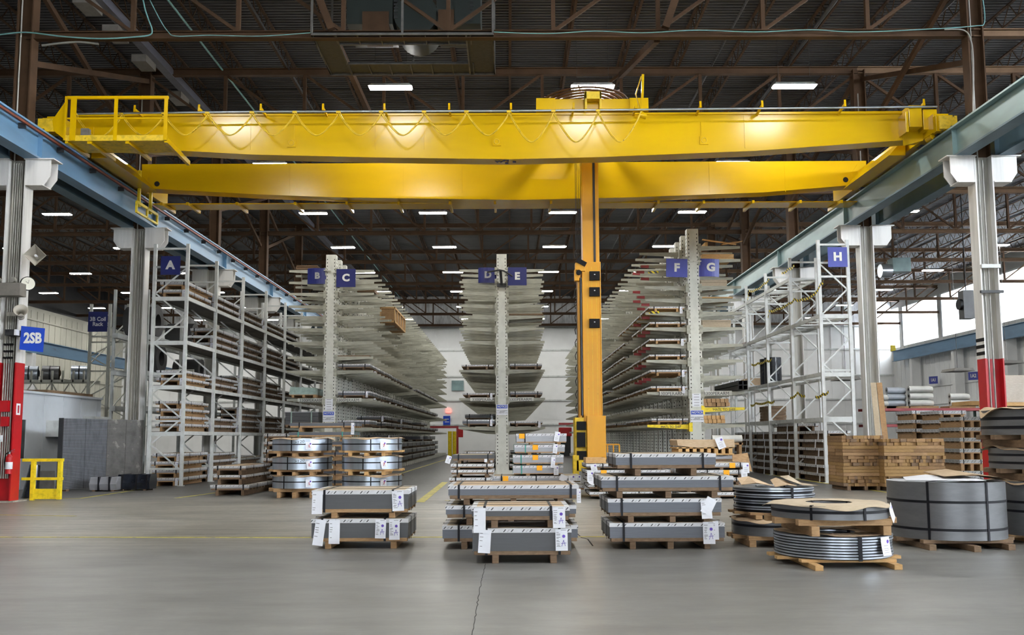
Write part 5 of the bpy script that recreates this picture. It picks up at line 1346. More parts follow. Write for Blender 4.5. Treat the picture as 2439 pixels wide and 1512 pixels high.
# ================================================================ left side of the hall
c0 = COLS['left', 0]
t = thing('bay_sign', 'bright blue sign lettered 2SB on the red and white column', 'sign', atY(78, 806, 24.1), .12)
mb = MB(); mb.prism([(-.30, .33), (.29, .27), (.27, -.36), (-.32, -.29)][::-1], 0, .012); mb.build('panel', 'sign_bright', t)
put_text('lettering', '2SB', .37, t, (0, -.006, 0), 'letter', .045, .78)
t = thing('bay_sign', 'blue sign reading 3B Coil Rack in front of lattice rack posts', 'sign', atY(233, 766, 41.0))
MB().box(-.38, .38, .012, .25, .3, .34).build('mounting_bar', 'rack', t)
MB().box(-.43, .43, 0, .012, -.45, .45).build('panel', 'sign', t); put_text('lettering', '3B Coil\nRack', .25, t, (0, -.006, 0), 'letter', .025, .95)
p = atY(67, 675, 24.0)
t = thing('wall_clock', 'round wall clock with black rim on the white column', 'clock', (p.x, 24.0, p.z), .7)
MB().cyl((0, 0, 0), (0, .06, 0), .185, 28).build('rim', 'black', t)
MB().cyl((0, -.005, 0), (0, .01, 0), .165, 28).build('face', 'clock', t)
mb = MB(); mb.beam((0, -.008, 0), (.02, -.008, .10), .01, .006); mb.beam((0, -.008, 0), (-.06, -.008, .05), .01, .006); mb.build('hands', 'ink', t)
p = atY(83, 607, 23.9)
t = thing('horn_speaker', 'square horn loudspeaker bracketed high on the white column', 'loudspeaker', p, .25)
mb = MB(); a, b = .20, .05
V = [(-a, 0, -a), (a, 0, -a), (a, 0, a), (-a, 0, a), (-b, .3, -b), (b, .3, -b), (b, .3, b), (-b, .3, b)]
mb.add([(x*.71+z*.71*.9, y, -x*.71+z*.71) for x, y, z in V], [(0, 1, 5, 4), (1, 2, 6, 5), (2, 3, 7, 6), (3, 0, 4, 7), (4, 5, 6, 7)]); mb.cyl((0, .3, 0), (0, .42, 0), .08, 12); o = mb.build('horn', 'horn', t)
s = o.modifiers.new('shell', 'SOLIDIFY'); s.thickness = .012
MB().cyl((0, .08, 0), (0, .2, 0), .035, 10).build('driver_tip', 'paper', t); MB().box(-.25, -.05, .3, .34, -.03, .03).build('bracket', 'horn', t)
p = atY(50, 745, 23.9)
t = thing('horn_speaker', 'round ivory horn loudspeaker below the grey box on the column', 'loudspeaker', p)
mb = MB(); mb.cyl((.04, -.1, .06), (-.06, .12, -.06), .17, 24, r2=.05, caps=False); mb.cyl((-.06, .12, -.06), (-.09, .2, -.09), .07, 12); o = mb.build('horn', 'horn', t); s = o.modifiers.new('shell', 'SOLIDIFY'); s.thickness = .01
MB().box(-.45, 0, .14, .2, -.06, .04).build('bracket', 'grime', t)
p = atY(28, 690, 23.8)
t = thing('emergency_light', 'grey emergency light box with two lamps on the column', 'lamp', (p.x-.05, 23.8, p.z))
MB().box(-.42, .33, -.12, .2, -.17, .17).build('case', 'grey_box', t, bevel=.01)
for x in (-.3, .1):
    MB().cyl((x, -.1, .25), (x, .02, .25), .07, 16).build('lamp_head', 'conduit', t)
p = atY(25, 792, 23.9)
t = thing('control_box', 'small dark grey display box under the round loudspeaker', 'box', p)
MB().box(-.12, .12, -.05, .35, -.08, .08).build('case', 'dark', t); MB().box(.12, .18, -.05, .1, -.07, .08).build('side_module', 'paper', t)
# fire extinguisher
p = atY(20, 1102, 23.95)
t = thing('fire_extinguisher', 'red fire extinguisher with white label hanging on the red column foot', 'fire extinguisher', (p.x, 23.98, p.z-.28))
mb = MB(); mb.cyl((0, 0, 0), (0, 0, .42), .085, 20); mb.cyl((0, 0, .42), (0, 0, .50), .085, 20, r2=.03); mb.build('cylinder', 'red', t)
MB().cyl((0, 0, .12), (0, 0, .3), .087, 20).build('label', 'paper', t)
mb = MB(); mb.cyl((0, 0, .5), (0, 0, .55), .025, 10); mb.beam((-.02, 0, .56), (.13, 0, .62), .025, .012); mb.beam((-.02, 0, .55), (.12, 0, .56), .025, .012); mb.build('valve', 'rail_steel', t)
mb = MB(); mb.tube([(-.02, 0, .55), (-.1, 0, .5), (-.12, 0, .3), (-.1, 0, .15)], .014, 6); mb.build('hose', 'black', t)
# yellow guard rail
p = atZ(95, 1183)
a, b = atZ(54, 1183), atZ(143, 1180)
t = thing('guard_rail', 'low yellow steel guard rail with toe plate beside the red column foot', 'guard rail', (atY(77, 1180, 24.9).x, 24.9, 0), -.02)
W = 1.0; H = 1.1
mb = MB(); mb.box(-.05, .05, -.05, .05, 0, H); mb.box(W-.55+.45, W+.0, -.04, .04, .02, H) if False else mb.box(W-.33, W-.23, -.05, .05, .02, H)
mb.build('post', 'safety', t)
mb = MB(); mb.box(-.30, W-.2, -.035, .035, H-.08, H); mb.box(-.30, W-.2, -.035, .035, .53, .60); mb.build('rail', 'safety', t)
MB().box(.05, W-.3, -.02, .02, .03, .3).build('toe_plate', 'safety', t)
# ribbed panel stack leaning block
a, b = atZ(141, 1171), Vector((-12.66, 32.2, 0)); a.x += .05
t = thing('panel_stack', 'tall block of ribbed dark sheet panels on edge, right half wrapped in film', 'panels', (a.x, a.y, 0), math.atan2(b.y-a.y, b.x-a.x))
L = (Vector((b.x, b.y))-Vector((a.x, a.y))).length; Hh = atY(141, 996, a.y).z
for nm, xa, xb, mt in (('bare_panels', 0, L*.255, 'panel'), ('bare_panels', L*.26, L*.52, 'panel'), ('wrapped_panels', L*.525, L*.76, 'stain'), ('wrapped_panels', L*.765, L, 'stain')):
    mb = MB(); mb.box(xa, xb, .012, .16, .06, Hh, 1); z = .06
    while z < Hh-.03: mb.box(xa, xb, 0, .012, z, z+.028, 0); z += .046
    mb.build(nm, [mt, 'dark' if mt == 'panel' else 'shelf'], t)
for x in (.2, L*.4, L*.8): MB().box(x, x+.12, 0, .2, 0, .06).build('runner', 'wood_dark', t)
MB().box(-.03, -.005, -.01, .17, .06, Hh+.01).build('end_board', 'dark', t)
p = atY(20, 1, 20)
# grey carton and dark duffel behind the guard rail
o = MB().hexa([(-.2, 0, 0), (.28, 0, 0), (.3, .1, 0), (-.2, .1, 0), (-.24, .15, .72), (.2, .15, .72), (.2, .2, .72), (-.24, .2, .72)]).build('grey_board', 'shelf'); q = atY(105, 1160, 26.3); o.location = (q.x, 26.3, 0); tag(o, 'grey board leaning behind the yellow guard rail', 'board')
o = MB(); o.cyl((0, 0, .0), (.05, .1, .9), .22, 16, r2=.14); o = o.build('wrapped_roll', 'film'); q = atY(72, 1165, 26.0); o.location = (q.x, 26.0, 0); tag(o, 'dark wrapped roll standing between red column and yellow rail', 'wrapped roll')
# long wrapped packs on the floor in front of the panels
def lying_pack(x0, x1, yb, yt, label, mat, bnd, Y=None):
    a = atZ((x0+x1)/2, yb); Y = a.y; A, B_ = atY(x0, yb, Y), atY(x1, yb, Y); h = atY(x0, yt, Y).z
    t = thing('wrapped_pack', label, 'pack', ((A.x+B_.x)/2, Y, 0)); W = B_.x-A.x
    P = [(-.0, .04), (.55, .04), (.62, h*.5), (.55, h), (0.05, h), (-.05, h*.5)]
    mb = MB(); n = 6; V = [(-W/2, y, z) for y, z in P]+[(W/2, y, z) for y, z in P]
    mb.add(V, [list(range(n)), [n+i for i in range(n)][::-1]]+[(i, n+i, n+(i+1) % n, (i+1) % n) for i in range(n)]); mb.build('pack_body', mat, t)
    for x in bnd: MB().box(x*W-.02, x*W+.02, -.07, .64, .03, h+.01).build('strap', 'band', t)
    for x in (-.35, .35): MB().box(x*W-.05, x*W+.05, 0, .55, 0, .04).build('runner', 'wood_dark', t)
lying_pack(213, 277, 1170, 1136, 'short pack of shiny bronze sheet with two straps on the floor', 'sheet_light', (-.15, .25))
lying_pack(279, 356, 1168, 1130, 'long black wrapped pack with ribbed ends on the floor by rack A', 'film', (-.35, .1, .42))
# low office building
t = thing('site_office', 'low pale grey panel-walled office behind the dark panel stack', 'office', (-15.75, 26.0, 0))
mb = MB(); mb.box(-6, 0, 0, 9.8, 0, 3.12)
y = 0
while y < 9.8: mb.box(0, .012, y, y+.02, 0, 3.12); y += 1.35
mb.box(-6, .05, -.05, 9.85, 3.12, 3.2); mb.build('panel_wall', 'office', t)
mb = MB(); mb.box(0, .03, 3.1, 4.2, 1.0, 2.25, 0); mb.box(.02, .05, 3.05, 4.25, .95, 1.0, 1); mb.box(.02, .05, 3.05, 4.25, 2.25, 2.3, 1); mb.box(.02, .05, 4.2, 4.25, 1, 2.25, 1)
mb.build('office_window', ['glass', 'office'], t)
for y, zz in ((5.6, 1.7), (8.3, 1.9)): MB().box(0, .45, y, y+1.2, zz, zz+.55).build('wall_unit', 'rack_grey', t)
mb = MB(); mb.box(-1.2, -.2, 6.0, 9.5, 3.2, 3.32); mb.build('roof_boards', 'wood_dark', t)
# coil cradle rack along the left wall with three coils
YR = 44.0
t = thing('coil_cradle_rack', 'cream latticed coil cradle rack behind the office', 'storage rack', (atY(60, 930, YR).x, YR, 0))
x1 = atY(210, 930, YR).x-t.location.x; zc = atY(130, 910, YR).z
mb = MB()
mb.box(-1.5, x1, 0, .12, zc-.0, zc+.12); mb.box(-1.5, x1, 1.2, 1.32, zc, zc+.12); mb.box(-1.5, x1, 0, .12, zc-.8, zc-.7)
x = -1.5; k = 0
while x < x1-.3: mb.beam((x, .06, zc-.7 if k % 2 else zc), (x+.45, .06, zc if k % 2 else zc-.7), .04, .05); x += .45; k += 1
x = -1.3
while x < x1: mb.box(x, x+.07, 0, .08, 0 if int(x*10) % 4 == 0 else zc, zc+.55); x += .5
mb.build('cradle_frame', 'rack', t)
for px_, py_, m, w_, lab in ((118, 895, 'steel', 24, 'kraft-faced coil lying in the left end of the cradle rack'), (187, 907, 'galv', 22, 'blue-grey coil lying right in the cradle rack'), (66, 925, 'galv', 12, 'small coil half hidden by the red column')):
    p = atY(px_, py_, YR+.6); r = .36
    o = thing('steel_coil', lab, 'coil', (p.x, YR+.6, zc+.12), 0, 'coils in the cradle rack')
    MB().cyl((-.35, 0, r), (.35, .25, r), r, 28).build('roll', m, o); MB().cyl((.351, .25, r), (.36, .255, r), r*.98, 28).build('kraft_face', 'wood' if m == 'steel' else 'steel', o); MB().cyl((.36, .25, r), (.37, .26, r), r*.45, 20).build('coil_eye', 'hole', o)
    MB().cyl((-.05, .08, r), (0, .1, r), r*1.01, 28).build('strap', 'band', o)
# lattice frames of the 3B coil rack
t = thing('coil_rack', 'tall cream lattice posts of the 3B coil rack', 'storage rack', (atY(212, 900, 41.2).x, 41.2, 0))
z_top = atY(212, 724, 41.2).z
for k, x in enumerate((212, 257, 301)):
    X = atY(x, 850, 41.2).x-t.location.x
    mb = MB(); mb.box(X-.06, X+.06, 0, .1, 0, z_top); mb.box(X-.06, X+.06, 2.0, 2.1, 0, z_top-.1)
    for j in range(6): z = .5+j*(z_top-1)/6; mb.beam((X, .05, z), (X, 2.05, z+(z_top-1)/6), .04, .05)
    mb.build('lattice_post', 'rack', t)
X0_, X1_ = atY(212, 850, 41.2).x-t.location.x, atY(301, 850, 41.2).x-t.location.x
mb = MB()
for z in (4.6, 5.9, z_top-1.5): mb.box(X0_, X1_, .03, .08, z, z+.07)
for j in range(5): z = 2.6+j*.9; mb.beam((X0_ if j % 2 else X1_, .05, z), (X1_ if j % 2 else X0_, .05, z+.9), .04, .05)
mb.box(X1_, X1_+3.0, .03, .15, 4.5, 4.7); mb.build('tie_bars', 'rack', t)
# big coils stored behind rack A
for i, (x, y, Y, r, lab) in enumerate(((415, 765, 37.5, .62, 'large dark coil stored behind the upper part of rack A'), (365, 848, 38, .6, 'dark coil behind rack A at middle height, left'), (485, 775, 42, .55, 'dark coil behind rack A, second bay, upper row'), (520, 875, 43, .5, 'dark coil behind rack A at middle height, third bay'))):
    p = atY(x, y, Y); o = thing('steel_coil', lab, 'coil', (-14.9, Y, 5.75 if i in (0, 2) else 4.3), 0, 'coils stored behind rack A')
    mb = MB(); mb.cyl((-.6, 0, r), (.6, 0, r), r, 32, caps=False); mb.ring(r, r*.45, -.6, .6, 32); n0 = len(mb.v)-32*8
    mb = MB(); mb.ring(r, r*.5, -.6, .6, 40); mb.v = [(z, y_, x_+r) for x_, y_, z in mb.v]; mb.build('roll', 'sheet_dark', o)
t = thing('coil_storage_rack', 'grey beam rack holding large dark coils behind rack A', 'storage rack', (-14.9, 36, 0))
for Y in (36.2, 40, 44, 48): MB().box(-.7, -.6, Y-36, Y-35.9, 0, 7.5).box(.6, .7, Y-36, Y-35.9, 0, 7.5).build('post', 'rack_grey', t)
for z in (2.9, 4.3, 5.75): MB().box(-.6, -.4, 0, 12, z-.2, z-.002).box(.4, .6, 0, 12, z-.2, z-.002).build('beam', 'rack_grey', t)
# blue runway beam on the far left wall
t = thing('runway_beam', 'light blue crane beam along the far left wall, below the 2SB sign', 'beam', (-29, 20, 6.9))
mb = MB(); mb.ibeam((0, 12, .35), (0, 60, .35), .3, .8, .04); mb.build('girder', 'blue', t)
mb = MB()
for y in (20, 36, 52): mb.box(-.2, .2, y-.2, y+.2, -6.9, -.06)
mb.build('support_post', 'wallw', t)
# ================================================================ right side of the hall
# lumber piles: each made of visible courses
M['lumber'] = wood('stacked_lumber', (.22, .125, .045), (.43, .26, .10))
M['lumber_dark'] = wood('aged_lumber', (.14, .08, .035), (.32, .18, .075))
def lumber(x0, x1, Y, ztop, D, label, seed):
    q = random.Random(seed); a, b = atY(x0, 1100, Y), atY(x1, 1100, Y); W = b.x-a.x
    t = thing('lumber_pile', label, 'timber pile', (a.x, Y, 0), 0, 'timber piles'); z = .12; s = .1; n = 0
    MB().box(.1, .2, 0, D, 0, .12).box(W/2, W/2+.1, 0, D, 0, .12).box(W-.25, W-.15, 0, D, 0, .12).build('skid', 'wood_dark', t)
    k = 0
    ncourse = int((ztop-z)/s)
    mesh_mb = []
    for c in range(ncourse):
        mb = MB(); m = ['lumber', 'wood', 'wood_dark', 'lumber_dark']
        if (c//3) % 2 == 0:      # ends towards the camera
            x = 0
            while x < W-.02:
                w = q.choice((.09, .1, .14, .19)); dy = q.uniform(-.05, .05); mb.box(x, min(W, x+w-.006), dy, D, z, z+s-.006, q.choice((0, 0, 1, 3, 3, 2))); x += w
        else:
            x = 0
            while x < W-.3:
                w = q.uniform(.8, 1.4); 
                if W-(x+w) < .4: w = W-x
                for yy in (0, D*.5): mb.box(x, x+w-.01, yy+q.uniform(-.04, .02), yy+D*.48, z, z+s-.006, q.choice((0, 0, 1, 3)))
                x += w
        o = mb.build('course', m, t); z += s
    return t

p = atZ(2060, 1166)
zt_ = atY(2050, 1036, 27.4).z
lumber(2008, 2106, 27.6, zt_, 1.3, 'rough pile of sawn timber, left one by the right column row', 5)
lumber(2106, 2252, 27.2, atY(2150, 1041, 27.2).z, 1.3, 'square pile of sawn timber, right one behind the large wide coil', 6)
for i, (xa, ya, xb, yb_, m) in enumerate(((2080, 912, 2098, 1036, 'card_pale'), (2094, 912, 2116, 1036, 'wood'))):
    A, B_ = atY(xa, ya, 30.6), atY(xb, yb_, 29.0); o = MB(); o.beam((A.x, 30.6, A.z), (B_.x, 29.0, .0), .17, .05); o = o.build('leaning_plank', m)
    tag(o, ('pale' if i == 0 else 'reddish')+' long plank leaning against the right column above the timber pile', 'plank', 'leaning planks')
# red pallet racking with film rolls in the right bay
YRR = 46.0
x0, x1 = atY(2090, 960, YRR).x, atY(2345, 960, YRR).x+4
t = thing('red_pallet_rack', 'red-beamed pallet rack with film rolls in the right bay', 'storage rack', (x0, YRR, 0), 0)
z1 = atY(2150, 972, YRR).z; z2 = atY(2150, 1010, YRR).z
for z in (z1, z2):
    mb = MB(); mb.box(-.5, x1-x0, 0, .08, z-.13, z); mb.box(-.5, x1-x0, 1.2, 1.28, z-.13, z); mb.box(-.5, x1-x0, .08, 1.2, z-.03, z); mb.build('shelf_beam', 'red_rack', t)
x = 0
while x < x1-x0: MB().box(x, x+.1, -.02, .1, 0, z1-.13).box(x, x+.1, 1.18, 1.3, 0, z1-.13).build('post', 'green_post', t); x += 2.7
def rolls(x0p, x1p, n, m, rows, lab, L, r=.17):
    X0 = atY(x0p, 930, YRR).x
    t = thing('film_rolls', lab, 'film rolls', (X0, YRR+.1, z1))
    MB().box(0, .45*1+L, 0, 1.0, 0, .1).build('pallet', 'wood', t)
    for k in range(rows):
        for j in range(3):
            o = MB().cyl((0, 0, 0), (L, 0, 0), r*.97, 18).cyl((-.006, 0, 0), (0, 0, 0), r*.4, 12, 1).build('roll', [m, 'dark'], t); o.location = (.1+.17*(2-j)*0+j*.22, r+.02+j*2*r, .1+r+2*r*k)
rolls(2092, 2110, 3, 'roll_white', 2, 'two-high cream film rolls at the left end of the red rack', .45, .15)
rolls(2112, 2165, 3, 'roll_blue', 3, 'three-high silver film rolls on the red rack', .75, .16)
rolls(2165, 2245, 3, 'roll_white', 3, 'three-high white film rolls, tallest load on the red rack', 1.05, .17)
rolls(2262, 2325, 3, 'roll_white', 2, 'two-high white film rolls near the red column', .85, .16)
# bundles with blue film
for (xl, xr, Y, ys, lab, sh) in ((2172, 2232, 38.0, (1121, 1095, 1071, 1046, 1021, 1000, 978), 'blue-wrapped', 'tarp_blue'), (2236, 2300, 35.5, (1136, 1112, 1089, 1066, 1044, 1022, 1000, 978), 'white-covered', 'sheet_light'), (2286, 2345, 33.0, (1150, 1122, 1095, 1069, 1043, 1018, 993), 'tan-topped', 'sheet')):
    z = 0; n = len(ys)
    for i, yt in enumerate(ys):
        a, b = atY(xl, yt, Y), atY(xr, yt, Y); zt = a.z; h = .12; W = b.x-a.x
        nm = 'topmost' if i == n-1 else ('lowest' if i == 0 else ORD[i]+' from below')
        u = max(.05, zt-h-z)
        bundle(W, 1.6, h, '%s %s sheet bundle in the right bay stacks' % (nm, lab), 'bundles stacked in the right bay', ((a.x+b.x)/2, Y, z), sheet=sh, corner='corner' if sh != 'sheet' else 'corner_grey', wood='wood', deck=.04, run=u-.04, runners=(-.38, 0, .38), rw=.12, c=.12, sb=0,
               top={'tarp_blue': 'sheet_light', 'sheet_light': 'roll_white', 'sheet': 'card'}[sh]); z = zt+.01
# wrapped cartons on a shelf at the right edge
p = atY(2395, 965, 30)
for i, (xl, xr, yt, yb_, Y) in enumerate(((2397, 2470, 912, 958, 30.0), (2386, 2480, 893, 955, 32.0))):
    a, b = atY(xl, yb_, Y), atY(xr, yt, Y)
    o = MB().box(0, b.x-a.x, 0, 1.0, 0, b.z-a.z).build('wrapped_carton', 'box', bevel=.02); o.location = (a.x, Y, a.z); tag(o, ('front' if i == 0 else 'taller rear')+' film-wrapped carton on a pallet at the right edge', 'carton', 'wrapped cartons')
t = thing('carton_shelf', 'red-beamed shelf carrying the film-wrapped cartons', 'storage rack', (atY(2390, 960, 30).x-.2, 29.9, 0))
a = atY(2397, 958, 30).z; b = atY(2386, 955, 32).z
MB().box(0, 4, 0, 1.3, a-.12, a).box(0, 4, 2.0, 3.2, b-.14, b).build('shelf_board', 'wood_fresh', t)
for x in (3.7, .3):
    for y in ((.05, 3.0) if x > 1 else (.9,)): MB().box(x, x+.1, y, y+.1, 0, min(a, b)-.13).build('post', 'red_rack', t)
# heater fan and ducts in the right bay
p = atY(2302, 725, 50)
t = thing('unit_heater', 'dark hanging unit heater in front of the bright right windows', 'heater', (p.x, 50, p.z))
MB().box(-.3, .3, -.3, .3, -.8, .75).build('housing', 'dark', t); 
mb = MB(); mb.cyl((-.3, 0, 0), (-.45, 0, 0), .3, 16); mb.cyl((0, 0, .75), (0, 0, ROOF-p.z), .03, 6); mb.build('fan', 'black', t)
p = atY(2125, 645, 56)
t = thing('roof_heater', 'grey-green heater box with silver duct under the right bay roof', 'heater', (p.x, 56, p.z))
MB().box(-.1, 1.0, -.4, .4, -.1, .75).build('housing', 'teal', t); MB().cyl((-.75, 0, 0), (-.1, 0, 0), .42, 20).build('duct', 'pipe', t)
MB().cyl((.4, 0, .75), (.4, 0, ROOF-p.z), .02, 6).build('hanger', 'dark', t)
# blue beam along the right wall
a = atX(2145, 838, 37.9)
t = thing('runway_beam', 'steel-blue crane beam along the far right wall below the windows', 'beam', (37.3, 20, 8.75))
mb = MB(); mb.ibeam((0, -5, .5), (0, 69, .5), .35, 1.0, .04); mb.build('girder', 'blue', t)
mb = MB(); mb.box(-.2, .2, 68.9, 69.2, 1.0, 1.6); mb.build('end_stop', 'safety', t)
y = 0
while y < 70: MB().box(.1, .9, y-.25, y+.25, -8.75, .05).build('support_post', 'wallw', t); y += 8.2
for px_, py_, lt in ((2223, 905, '1A1'), (2318, 895, '1A2')):
    p = atX(px_, py_, 37.8) if px_ < 2300 else atX(px_, py_, 37.8)
    t = thing('wall_sign', 'small blue sign lettered %s on the far right wall' % lt, 'sign', (37.8, p.y, p.z), -1.0, 'right wall signs'); MB().box(-.42, .42, 0, .02, -.33, .33).build('panel', 'sign_pale', t); put_text('lettering', lt, .40, t, (0, -.01, 0), 'letter', .03, .8)
for i, (x, y) in enumerate(((2297, 880), (2415, 862), (2026, 901))):
    p = atY(x, y, 52)
    t = thing('radiant_heater', ('unlit tube heater hanging before the right wall, %s' % ('near sign 1A2', 'at the right edge', 'seen through rack H')[i]), 'heater', p); MB().prism([(-.6, -.06), (.6, -.06), (.5, .1), (-.5, .1)][::-1], 0, 1.6).build('reflector', 'grey_box', t)
    MB().cyl((0, .8, .1), (0, .8, ROOF-p.z), .015, 5).build('hanger', 'dark', t)
# ================================================================ far end
p = atY(1068, 978, BACK-.15)
t = thing('exit_sign', 'glowing red EXIT sign on the far wall', 'exit sign', p); MB().box(-.25, .25, 0, .12, -.2, .2).build('case', 'exit', t); put_text('lettering', 'EXIT', .20, t, (0, -.012, 0), 'letter', .02)
p = atY(1064, 1001, BACK-.2)
t = thing('wall_sign', 'blue two-line sign under the red EXIT sign', 'sign', p); MB().box(-.35, .35, 0, .05, -.45, .45).build('panel', 'sign_bright', t); put_text('lettering', 'Break\nRoom', .28, t, (0, -.01, 0), 'letter', .02, .7) if False else None
mb = MB(); mb.box(-.22, .22, -.01, 0, .1, .16); mb.box(-.2, .25, -.01, 0, -.18, -.12); mb.build('print', 'letter', t)
p = atY(1090, 918, BACK-.15)
o = MB().box(-.6, .6, 0, .06, -.5, .5).build('window_20', 'teal'); o.location = p; o['kind'] = 'structure'
p = atY(1077, 1060, 84); z = atY(1077, 1027, 84).z
t = thing('yellow_bollard_guard', 'tall yellow guard posts at the far end of the left aisle', 'guard', (p.x, 84, 0)); 
for x in (-.2, .2): MB().cyl((x, 0, 0), (x, 0, z), .18, 14).build('post', 'safety', t)
for i, (xa, xb, Y) in enumerate(((1020, 1092, 88.0), (1331, 1380, 88.0))):
    a, b = atY(xa, 1016, Y), atY(xb, 1016, Y)
    t = thing('red_door_frame', 'red painted beam and posts of the far %s doorway' % ('left' if i == 0 else 'right'), 'door frame', (a.x, Y, 0))
    w = b.x-a.x; zt = a.z if i == 0 else atY(xa, 1008, Y).z; MB().box(0, w, 0, .2, zt-.15, zt+.05).build('lintel', 'red_rack', t); MB().box(w-.2, w, 0, .2, 0, zt-.15).build('post', 'red_rack', t)
a = atY(1096, 1031, 87.0); o = MB().box(-.22, .22, 0, .3, -.4, .4).build('red_cabinet', 'red', bevel=.03); o.location = (a.x, 87.9, a.z); tag(o, 'red cabinet by the far left doorway', 'cabinet')
a = atY(1348, 1018, 80.0); t = thing('red_machine', 'red machine cover at the far end behind the mast', 'machine', (a.x, 80, 0)); MB().box(-.6, .5, 0, .8, 1.7, 2.45).build('cover', 'red', t, bevel=.05); MB().box(-.5, .4, .1, .7, 0, 1.7).build('base', 'dark', t)
# ================================================================ overhead details
# grated platform ring under the ventilation unit
zz = 12.55
P = {k: atZ(x, y, zz) for k, (x, y) in dict(a=(742, 80), b=(1174, 78), c=(1177, 170), d=(790, 176), e=(808, 103), f=(1112, 101), g=(1118, 148), h=(838, 150)).items()}
y0, y1 = P['a'].y, P['d'].y; xa, xb = P['a'].x, P['b'].x; ya2, yb2 = P['e'].y, P['h'].y; xi, xj = P['e'].x, P['f'].x
t = thing('grated_platform', 'black expanded-metal platform ring hanging from the nearest truss', 'platform', ((xa+xb)/2, y0, zz)); o_ = t.location
mb = MB()
for a, b, c, d in ((xa, xb, y0, ya2), (xa, xb, yb2, y1), (xa, xi, ya2, yb2), (xj, xb, ya2, yb2)): mb.box(a, b, c, d, zz, zz+.03)
bw(mb, 'grating', 'grate', t)
mb = MB()
for i in range(9):
    x = xa+(xb-xa)*i/8
    for c, d in ((y0, ya2), (yb2, y1)): mb.box(x-.015, x+.015, c, d, zz-.05, zz)
for a, b in ((xa, xb), (xi, xj)):
    for y in ((y0, y1) if a == xa else (ya2, yb2)): mb.box(a, b, y-.02, y+.02, zz-.05, zz)
for x in (xa, xb, xi, xj): mb.box(x-.02, x+.02, y0, y1, zz-.05, zz)
for x in (xa, (xa+xb)/2, xb):
    for y in (y0, y1): mb.box(x-.03, x+.03, y-.03, y+.03, zz, 14.9)
bw(mb, 'angle_frame', 'shelf', t)
t = thing('ventilation_unit', 'dark green and brown ventilation unit above the nearest truss', 'ventilation unit', (atY(975, 30, 25).x, 25.2, 13.3))
X = t.location.x
MB().box(-1.8, -.5, 0, 1.6, 0, 1.6).build('supply_duct', 'hvac_green', t); MB().box(-1.35, -.6, -.05, 1.0, -.25, .35).build('elbow', 'brown', t)
MB().box(.75, 2.0, 0, 1.6, 0, 1.6).build('return_duct', 'hvac_green', t); MB().box(.8, 1.25, -.05, 1.0, -.2, .4).build('elbow', 'brown', t)
MB().cyl((.15, 0, .3), (.15, 1.5, .3), .62, 28).build('fan_drum', 'hvac_green', t)
mb = MB()
for i in range(7): mb.box(-.46+.0, -.35, -.02, .0, .15+.1*i, .2+.1*i); mb.box(1.7, 1.8, -.02, 0, .1+.1*i, .15+.1*i)
mb.build('louvre', 'dark', t)
# busway and pipes along the roof
t = thing('busway', 'long grey electric busway with switch boxes running along the left roof', 'busway', (-12.4, 0, 14.75))
MB().box(-.08, .22, 12, 90, 0, .28).build('duct_run', 'duct_lilac', t)
for y in (21.5, 24.8, 26.3, 28.3, 30.6, 34): MB().box(-.5, .0, y, y+.9, -.25, .0).build('switch_box', 'grey_box', t)
for i, (px0, lab) in enumerate(((400, 'pale green conduit pipe along the left roof'), (590, 'thin dark sprinkler pipe left of the middle'))):
    a = atZ(px0, 0, 15.0); o = MB().cyl((a.x, 12, 15.0), (a.x, 88, 15.0), .035 if i == 0 else .03, 10).build('roof_pipe', 'pipe_green' if i == 0 else 'dark'); tag(o, lab, 'pipe', 'pipes along the roof')
for i, (px0, py0) in enumerate(((1990, 0), (2230, 40), (1780, 0))):
    a = atZ(px0, py0, 15.1); o = MB().cyl((a.x, 12, 15.1), (a.x, 90, 15.1), (.07, .05, .04)[i], 10).build('roof_pipe', 'dark'); tag(o, ('black sprinkler main running along the right part of the crane bay roof', 'thin black pipe beside the right column row under the roof', 'slim black pipe over the aisle by rack G')[i], 'pipe', 'pipes along the roof')
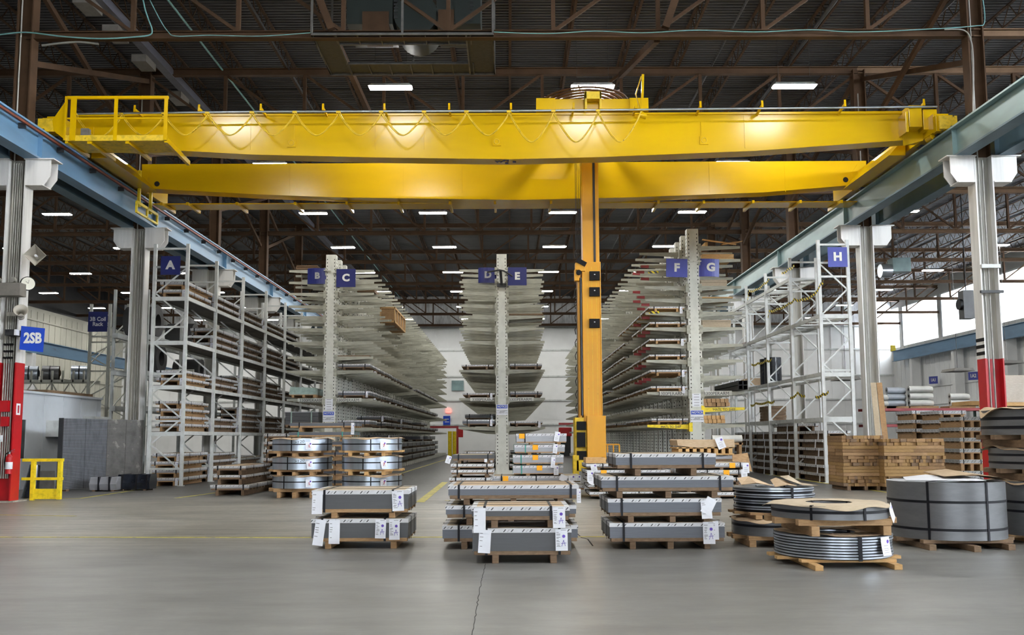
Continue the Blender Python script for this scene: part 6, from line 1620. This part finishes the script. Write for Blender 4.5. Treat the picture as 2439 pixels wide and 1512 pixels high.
# cross pipes under the deck
for i, y in enumerate((27.2, 30.1, 35.0, 38.5, 43.5)):
    o = MB().cyl((CXL, y, 15.2), (CXR, y, 15.2), .035, 8).build('cross_pipe', 'dark'); tag(o, 'black cross pipe under the roof deck, %s from the camera' % ORD[i], 'pipe', 'black cross pipes')
for (a, b, lab) in ((atY(790, 74, 24.6), atY(881, 273, 32.4), 'heavy brown brace falling away from the nearest truss, left of the platform'), (atY(757, -12, 24.2), atY(790, 70, 24.2), 'heavy brown strut above the nearest truss beside the ventilation unit'),
                    (atY(1565, 92, 24.7), atY(1478, 180, 32.4), 'heavy brown brace behind the nearest truss, above the crane trolley'), (atY(1612, -12, 24.2), atY(1585, 66, 24.2), 'short brown strut above the nearest truss, right of the middle')):
    mb = MB(); mb.beam(a, b, .16, .2); tag(mb.build('sway_brace', 'brown'), lab, 'brace', 'heavy braces at the nearest truss')
# pale green cable draped along the first truss
def cable(pts, Y, r, lab, mat='pipe_green'):
    P_ = [atY(x, y, Y) for x, y in pts]; Q = []
    for i in range(len(P_)-1):
        p0, p1, p2, p3 = P_[max(i-1, 0)], P_[i], P_[i+1], P_[min(i+2, len(P_)-1)]
        for k in range(6):
            s = k/6; Q.append(.5*((2*p1)+(p2-p0)*s+(2*p0-5*p1+4*p2-p3)*s*s+(3*p1-p0-3*p2+p3)*s**3))
    Q.append(P_[-1]); o = MB().tube(Q, r, 6).build('draped_cable', mat); tag(o, lab, 'cable', 'cables on the nearest truss')
cable([(-10, 84), (60, 77), (150, 87), (240, 92), (320, 88), (357, 83), (362, 70), (355, 50), (345, 20), (337, -20)], 24.2, .02, 'pale green cable bundle draped along the left end of the nearest truss')
cable([(352, -10), (380, 45), (400, 75), (420, 86), (500, 84), (620, 86), (740, 78)], 24.2, .013, 'thin green cable on the left half of the nearest truss')
cable([(1174, 76), (1300, 80), (1416, 74), (1530, 78), (1660, 72), (1800, 76), (1930, 71), (2040, 76), (2200, 70), (2320, 62), (2345, 52), (2340, -10)], 24.2, .013, 'thin green cable on the right half of the nearest truss')
cable([(100, 108), (180, 100), (235, 105)], 24.3, .03, 'grey flexible conduit from the left column to the busway', 'conduit')
cable([(2250, 70), (2295, 72), (2312, 95), (2318, 150), (2318, 280)], 24.1, .02, 'dark conduit bending down the right brown column', 'conduit')
